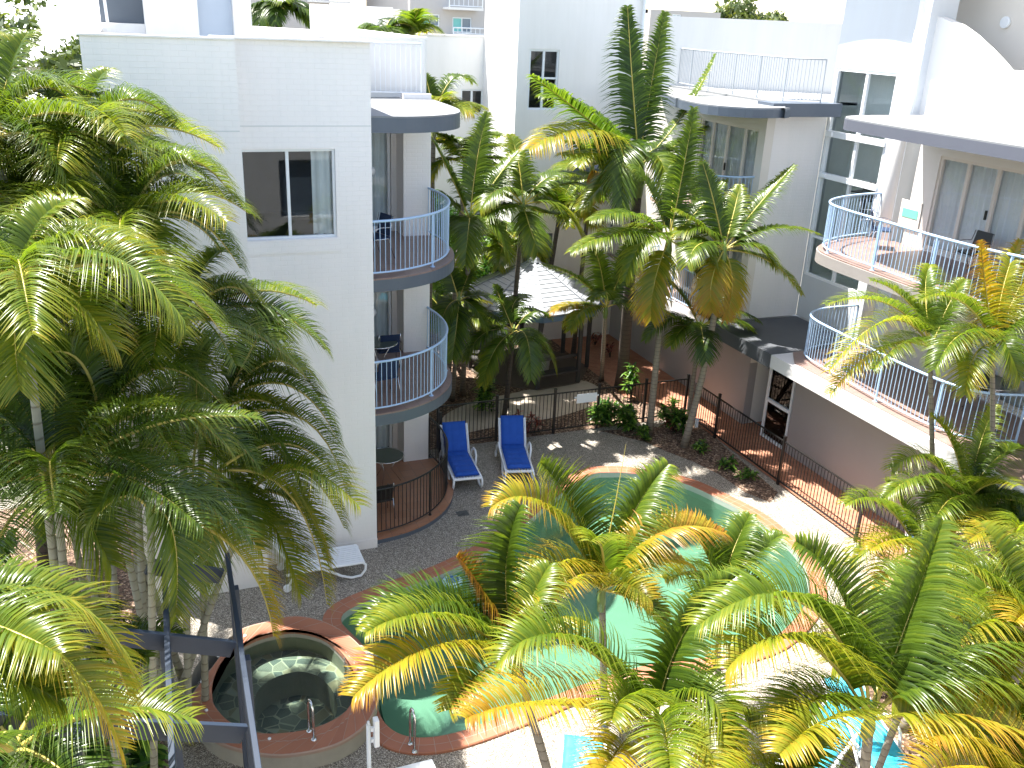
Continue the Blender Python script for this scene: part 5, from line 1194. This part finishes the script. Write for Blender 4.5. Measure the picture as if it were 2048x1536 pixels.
# left clump
LC = [
 ('highest cane palm of the left clump, beside the parapet', (150,300), 13.0, [(230,130,345,240,0,.1,.42,.22), (200,200,330,330,-.2,-.3,.40,.28), (100,180,60,150,.2,.4,.42,.24), (60,230,0,300,-.2,-.3,.42,.3), (170,170,220,140,.4,.8,.36,.3)], 6, (.2,.42)),
 ('cane palm whose arching frond crosses the left wall at window height', (250,455), 12.0, [(350,210,470,400,.1,.1,.40,.30), (380,360,482,540,0,0,.40,.24), (300,300,400,330,.3,.5,.40,.22), (200,300,120,330,.1,.1,.40,.3), (300,380,330,540,-.6,-.8,.36,.35)], 6, (.2,.45)),
 ('cane palm in the middle of the left clump with an orange stalk', (200,850), 11.2, [(300,640,445,810,0,0,.42,.26), (180,650,60,720,0,0,.42,.3), (250,700,330,680,.5,.9,.40,.24), (140,780,80,900,-.5,-.7,.40,.4)], 7, (.15,.4)),
 ('cane palm with a drooping frond below the bedroom window', (360,640), 12.6, [(490,500,518,650,0,0,.34,.36), (480,590,585,750,0,0,.38,.26), (400,520,450,500,.4,.7,.36,.3), (330,520,260,560,-.2,-.3,.38,.3)], 6, (.2,.4)),
 ('cane palm reaching furthest right across the white wall', (400,860), 12.0, [(490,820,578,935,-.1,-.1,.36,.26), (645,730,697,1005,0,.0,.40,.34), (500,700,600,760,.4,.6,.38,.24), (470,930,520,1080,-.4,-.6,.38,.34), (380,720,420,680,.4,.7,.36,.3)], -2, (.18,.42)),
 ('cane palm hanging over the white lounger', (430,945), 11.5, [(620,900,655,1215,-.1,-.3,.40,.50), (530,1000,600,1120,.2,.3,.40,.34), (450,1000,400,1180,-.5,-.7,.36,.30), (470,1000,520,1100,-.2,-.3,.36,.3)], -3, (.2,.45)),
 ('cane palm spreading a fan of fronds over the lower white wall', (455,800), 12.2, [(560,640,640,800,.1,.1,.38,.30), (590,700,675,880,-.1,-.2,.38,.26), (560,560,560,680,.3,.3,.36,.3), (560,830,610,1010,-.4,-.6,.38,.28), (500,660,540,610,.5,.9,.36,.3)], -4, (.18,.4)),
 ('cane palm whose fronds reach down to the spa side of the lounger', (500,985), 11.9, [(610,860,690,1060,.0,-.1,.38,.36), (600,960,650,1120,-.2,-.3,.38,.32), (520,880,480,860,.4,.7,.38,.26), (560,1050,600,1190,-.3,-.5,.36,.42)], -3, (.2,.42)),
 ('cane palm with bronze fronds at the left edge', (40,560), 9.5, [(130,430,260,520,0,0,.38,.44), (60,430,160,400,.3,.5,.38,.36), (120,560,230,700,-.2,-.3,.38,.42), (20,640,40,780,-.4,-.6,.38,.36)], 5, (.22,.45)),
 ('dark cane palm low in the left clump', (110,960), 9.6, [(200,860,330,960,.1,.1,.42,.2), (160,1000,220,1130,-.3,-.4,.40,.3)], 8, (.12,.35)),
 ('cane palm at the far upper left in front of the trees', (-10,280), 12.5, [(60,120,140,200,.1,.1,.44,.28), (20,100,60,70,.4,.7,.44,.3)], 7, (.2,.4)),
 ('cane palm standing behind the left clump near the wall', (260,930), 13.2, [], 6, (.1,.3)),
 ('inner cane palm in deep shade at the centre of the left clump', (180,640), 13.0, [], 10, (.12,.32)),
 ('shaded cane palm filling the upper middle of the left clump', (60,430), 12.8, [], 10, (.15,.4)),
]
cb = P(235, 1250, z=0)
for i, (lab, cr_, Y_, fr_, au, hu) in enumerate(LC):
    bx = -.9 + .28*(i % 5); by = 12.0 + .5*(i//4)
    palm(lab, cr_, Y_, (bx if i not in (8, 9) else -1.4, by if i not in (8, 9) else 10.2), fr_, auto=au, hue=hu, L=(1.7,2.4), wid=(.36,.46), tr=.05, bark=BARKP, group=GL, seed=50+i, shaft=.4, n=52, lw=.026, elev=(10,65), name='cane_palm')
palm('closest palm at the lower left edge, fronds glowing yellow', (-140,1220), 5.0, (-1.9,5.0), [(160,1090,262,1400,.1,.0,.26,.46), (110,1190,240,1500,-.2,-.3,.25,.56), (20,1250,120,1310,-.4,-.6,.26,.36), (-20,1330,120,1400,-.1,-.2,.26,.3), (60,1130,170,1250,.3,.3,.26,.3)], fixed=True, auto=0, hue=(.2,.45), L=(1.0,1.3), wid=(.3,.36), tr=.05, bark=BARKP, group=GL, seed=70, shaft=.3, n=54, lw=.022, name='cane_palm')
palm('low dark palm under the pergola', (30,1500), 6.2, (-1.2,6.2), [], fixed=True, auto=6, hue=(.1,.4), L=(1.0,1.4), wid=(.3,.4), tr=.05, bark=BARKP, group=GL, seed=71, shaft=.3, n=46, lw=.024, name='cane_palm', mat=LEAFD)
palm('shrubby palm at the foot of the left clump', (200,1330), 9.4, (-.8,9.4), [], fixed=True, auto=8, hue=(.08,.25), L=(.9,1.2), wid=(.3,.4), tr=.05, bark=BARKP, group=GL, seed=72, shaft=.3, n=40, lw=.026, name='cane_palm', mat=LEAFD)
for i, (x_, y_, z_, lab) in enumerate([(-3.7,9.6,9.2,'tall cane palm added for shade just outside the left picture edge behind the bronze one'), (-4.3,7.2,8.9,'tall cane palm added for shade outside the left picture edge, nearest the camera'), (-2.7,11.4,9.3,'tall cane palm added for shade outside the left picture edge in front of the far trees')]):  # palms beyond the frame, added to shade the lower left
    palm(lab, (x_,y_,z_), y_, (x_+.2, y_+.2), [], auto=8, hue=(.15,.4), L=(1.8,2.3), wid=(.4,.5), tr=.05, bark=BARKP, group=GL, seed=90+i, shaft=.4, n=36, lw=.036, name='cane_palm')
palm('cane palm whose drooping brown tipped frond hangs before the pergola beam', (300,1020), 8.7, (-.6,10.4), [(520,1050,548,1278,-.1,-.2,.30,.58), (370,1010,350,1245,-.3,-.4,.28,.34), (400,940,480,1090,.1,.1,.30,.30), (250,950,180,1050,0,-.1,.3,.26)], fixed=True, auto=0, tr=.045, bark=BARKP, group=GL, seed=75, shaft=.3, n=52, lw=.022, name='cane_palm')
for i, (x_, y_, z_, lab) in enumerate([(-1.6,14.2,8.3,'cane palm behind the clump beside the left wall corner'), (-2.6,13.0,7.2,'cane palm in the back row of the clump near the picture edge'), (-3.0,15.6,8.8,'cane palm rearmost in the left clump under the far trees'), (-1.3,12.9,5.8,'short cane palm deep inside the left clump')]):
    palm(lab, (x_,y_,z_), y_, (x_+.3, y_-.2), [], fixed=True, auto=13, hue=(.1,.35), L=(1.7,2.3), wid=(.4,.5), tr=.05, bark=BARKP, group=GL, seed=95+i, shaft=.4, n=36, lw=.036, name='cane_palm')
for i, (x_, y_) in enumerate([(-.9,10.0),(-.5,11.2),(-1.4,9.0),(-1.5,11.6),(-.9,8.0),(-2.0,7.4)]):
    leafy('shrub', ['dark broad leaved shrub under the left palms by the spa','dark shrub between the cane trunks and the spa rim','shaded shrub under the pergola behind the near frond','shaded shrub at the foot of the cane trunks','low dark shrub below the pergola cross beam','low dark shrub in the bottom left corner'][i], 'shrub', (x_, y_, 0), 170, .5, .09, 1.3, BUSH, 180+i, 'shrubs beneath the left palm clump', spread=.6)
for i, (x_, y_, h_, r_) in enumerate([(-2.3,17.6,5.2,1.5),(-3.4,14.0,4.6,1.5),(-2.2,10.6,3.4,1.1),(-4.2,17.5,7.2,1.7),(-3.0,8.2,3.6,1.1)]):
    tree('broad_tree', ['leafy shade tree squeezed beside the left building wall','dark bushy tree behind the cane trunks at the left edge','low bushy tree filling the shade under the left palms','taller leafy tree beyond the cane palms, left of the building','low bushy tree in the bottom left shade beside the pergola'][i], 'tree', (x_, y_, 0), h_, r_, r_*1.15, 2600, .15, BUSH, 170+i, 'trees beyond the left building')
# rooftop and distant palms
palm('dark palm in front of the far cream apartments', (556,20), 50, tuple(P(556, 40, y=50).xy), [], auto=13, hue=(.1,.3), L=(2.0,2.8), wid=(.6,.8), tr=.2, bark=BARKD, seed=81, n=30, lw=.10, ground=-2, shaft=.3)
palm('small palm tip showing above the rear parapet, left one', (770,72), 27, tuple(P(770, 90, y=27).xy), [], auto=8, hue=(.15,.35), L=(.9,1.2), tr=.07, seed=82, n=28, lw=.04, ground=0, shaft=.3, elev=(30,80))
palm('small palm tip showing above the rear parapet, right one', (822,78), 27.5, tuple(P(822, 90, y=27.5).xy), [], auto=8, hue=(.3,.5), L=(.9,1.2), tr=.07, seed=83, n=28, lw=.04, ground=0, shaft=.3, elev=(30,80))

# ================================================================ SHRUBS AND TREES
gb = 'leafy plants in the fence garden bed'
for i, (px, py, n, ll, h, lab) in enumerate([
    (1205,850,150,.34,.75,'light green bamboo-like shrub behind the fence left of the tall trunk'), (1262,800,60,.34,.8,'fan leaved plant beside the pale path behind the fence'), (1255,856,130,.28,.5,'dense green shrub at the foot of the tall dark trunk'),
    (1345,860,150,.32,.6,'leafy green shrub between the two leaning trunks'), (1290,880,50,.22,.3,'small bright green plant by the pale trunk base'), (1400,905,40,.2,.25,'low sparse plant at the fence corner'),
    (1450,935,36,.2,.2,'low sparse plant along the path fence'), (1262,862,60,.24,.25,'bright low plant at the front edge of the mulch'), (965,822,110,.30,.8,'dark shrub behind the fence by the blue loungers'), (1495,960,30,.18,.18,'last small plant of the mulch strip')]):
    q = XY(px, py); leafy('shrub', lab, 'shrub', (q[0], q[1], 0), int(n*3.2), ll*1.15, .055, h*1.3, BUSH, 100+i, gb, spread=.38 if n > 90 else .2, stems=7)
for i, (px, py, lab) in enumerate([(1045,862,'thin red cordyline standing behind the fence'), (1068,868,'fuller red cordyline behind the fence near the second lounger'), (1220,715,'pinkish red cordyline beside the gazebo'), (1190,690,'dark red cordyline at the back of the gazebo'), (1340,862,'red leaved plant among the green shrubs')]):
    q = XY(px, py); leafy('cordyline', lab, 'plant', (q[0], q[1], 0), 46, .32, .05, .6, RED, 120+i, 'red cordylines around the gazebo')
for i, (px, py, Y, h, r, lab) in enumerate([
    (20,60,30,11.2,2.4,'dark bushy tree at the top left corner'), (75,130,26,9.9,1.9,'olive brown tree behind the left palms'), (140,200,24,8.2,1.6,'green tree beside the left building under its parapet'), (150,90,40,10.0,2.2,'green tree beyond the left parapet corner'), (-30,250,20,9.5,2.2,'leafy tree at the left picture edge')]):
    p = P(px, py, y=Y); tree('broad_tree', lab, 'tree', (p.x, Y, 0), h, r, r*1.2, 2600, .17, TREE, 140+i, 'trees beyond the left building')
for i, (x_, y_, h_, r_) in enumerate([(8.2,28.6,5.5,1.5),(9.9,29.4,4.8,1.5),(6.9,26.6,4.6,1.2)]):
    tree('broad_tree', ['dark shade tree behind the gazebo, nearest the back wall','dense dark tree in the corner left of the back block','dark leafy tree close behind the left building'][i], 'tree', (x_, y_, 0), h_, r_, r_*1.3, 2200, .16, BUSH, 160+i)

# arched canopy over the stair tower (it casts the arc-shaped shade below); unseen eave added to shade the upper wall
am = MB(); N_ = 16
zc = P(1735, 78, x=16.85).z; zl = P(1652, 97, x=16.85).z
for i in range(N_+1):
    u = i/N_; y_ = 17.2 + 3.9*u; zz_ = zl + 2.0 + (zc-zl)*math.sin(math.pi*u)
    for xx, dz in ((16.25,0),(18.4,0),(18.4,.15),(16.25,.15)): am.v.append((xx, y_, zz_+dz))
    if i:
        k_ = 4*i
        for j in range(4): am.f.append((k_-4+j, k_+j, k_+(j+1)%4, k_-4+(j+1)%4))
am.build('arched_canopy', RENDER, RB)
MB().box((17.1, 3, 13.4), (18.9, 21.5, 13.55)).build('shade_eave', RENDER, RB)

# unseen block the photographer stands in, added for bounce light: its sunlit face throws light back into the courtyard and shows in the window glass
CB = thing('apartment_building', 'white apartment block on the photographer side of the pool, added unseen for bounce light and window reflections', 'building', (4, -3, 0))
ops = [(x_, x_+2.2, z_, z_+2.1) for x_ in (-9, -5, 5, 9.5, 14) for z_ in (.1, 3.1, 6.1)]
m = MB(); wall(m, (0, -2.0), (1, 0), (0, 1), -12, 22, 0, 9.2, .3, ops); m.build('wall', RENDER, CB)
for o_ in ops: MB().box((o_[0], -2.2, o_[2]), (o_[1], -2.17, o_[3])).build('window', GW, CB)
MB().box((-12, -6, 9.2), (22, -1.7, 9.35)).build('balcony', RENDER, CB)
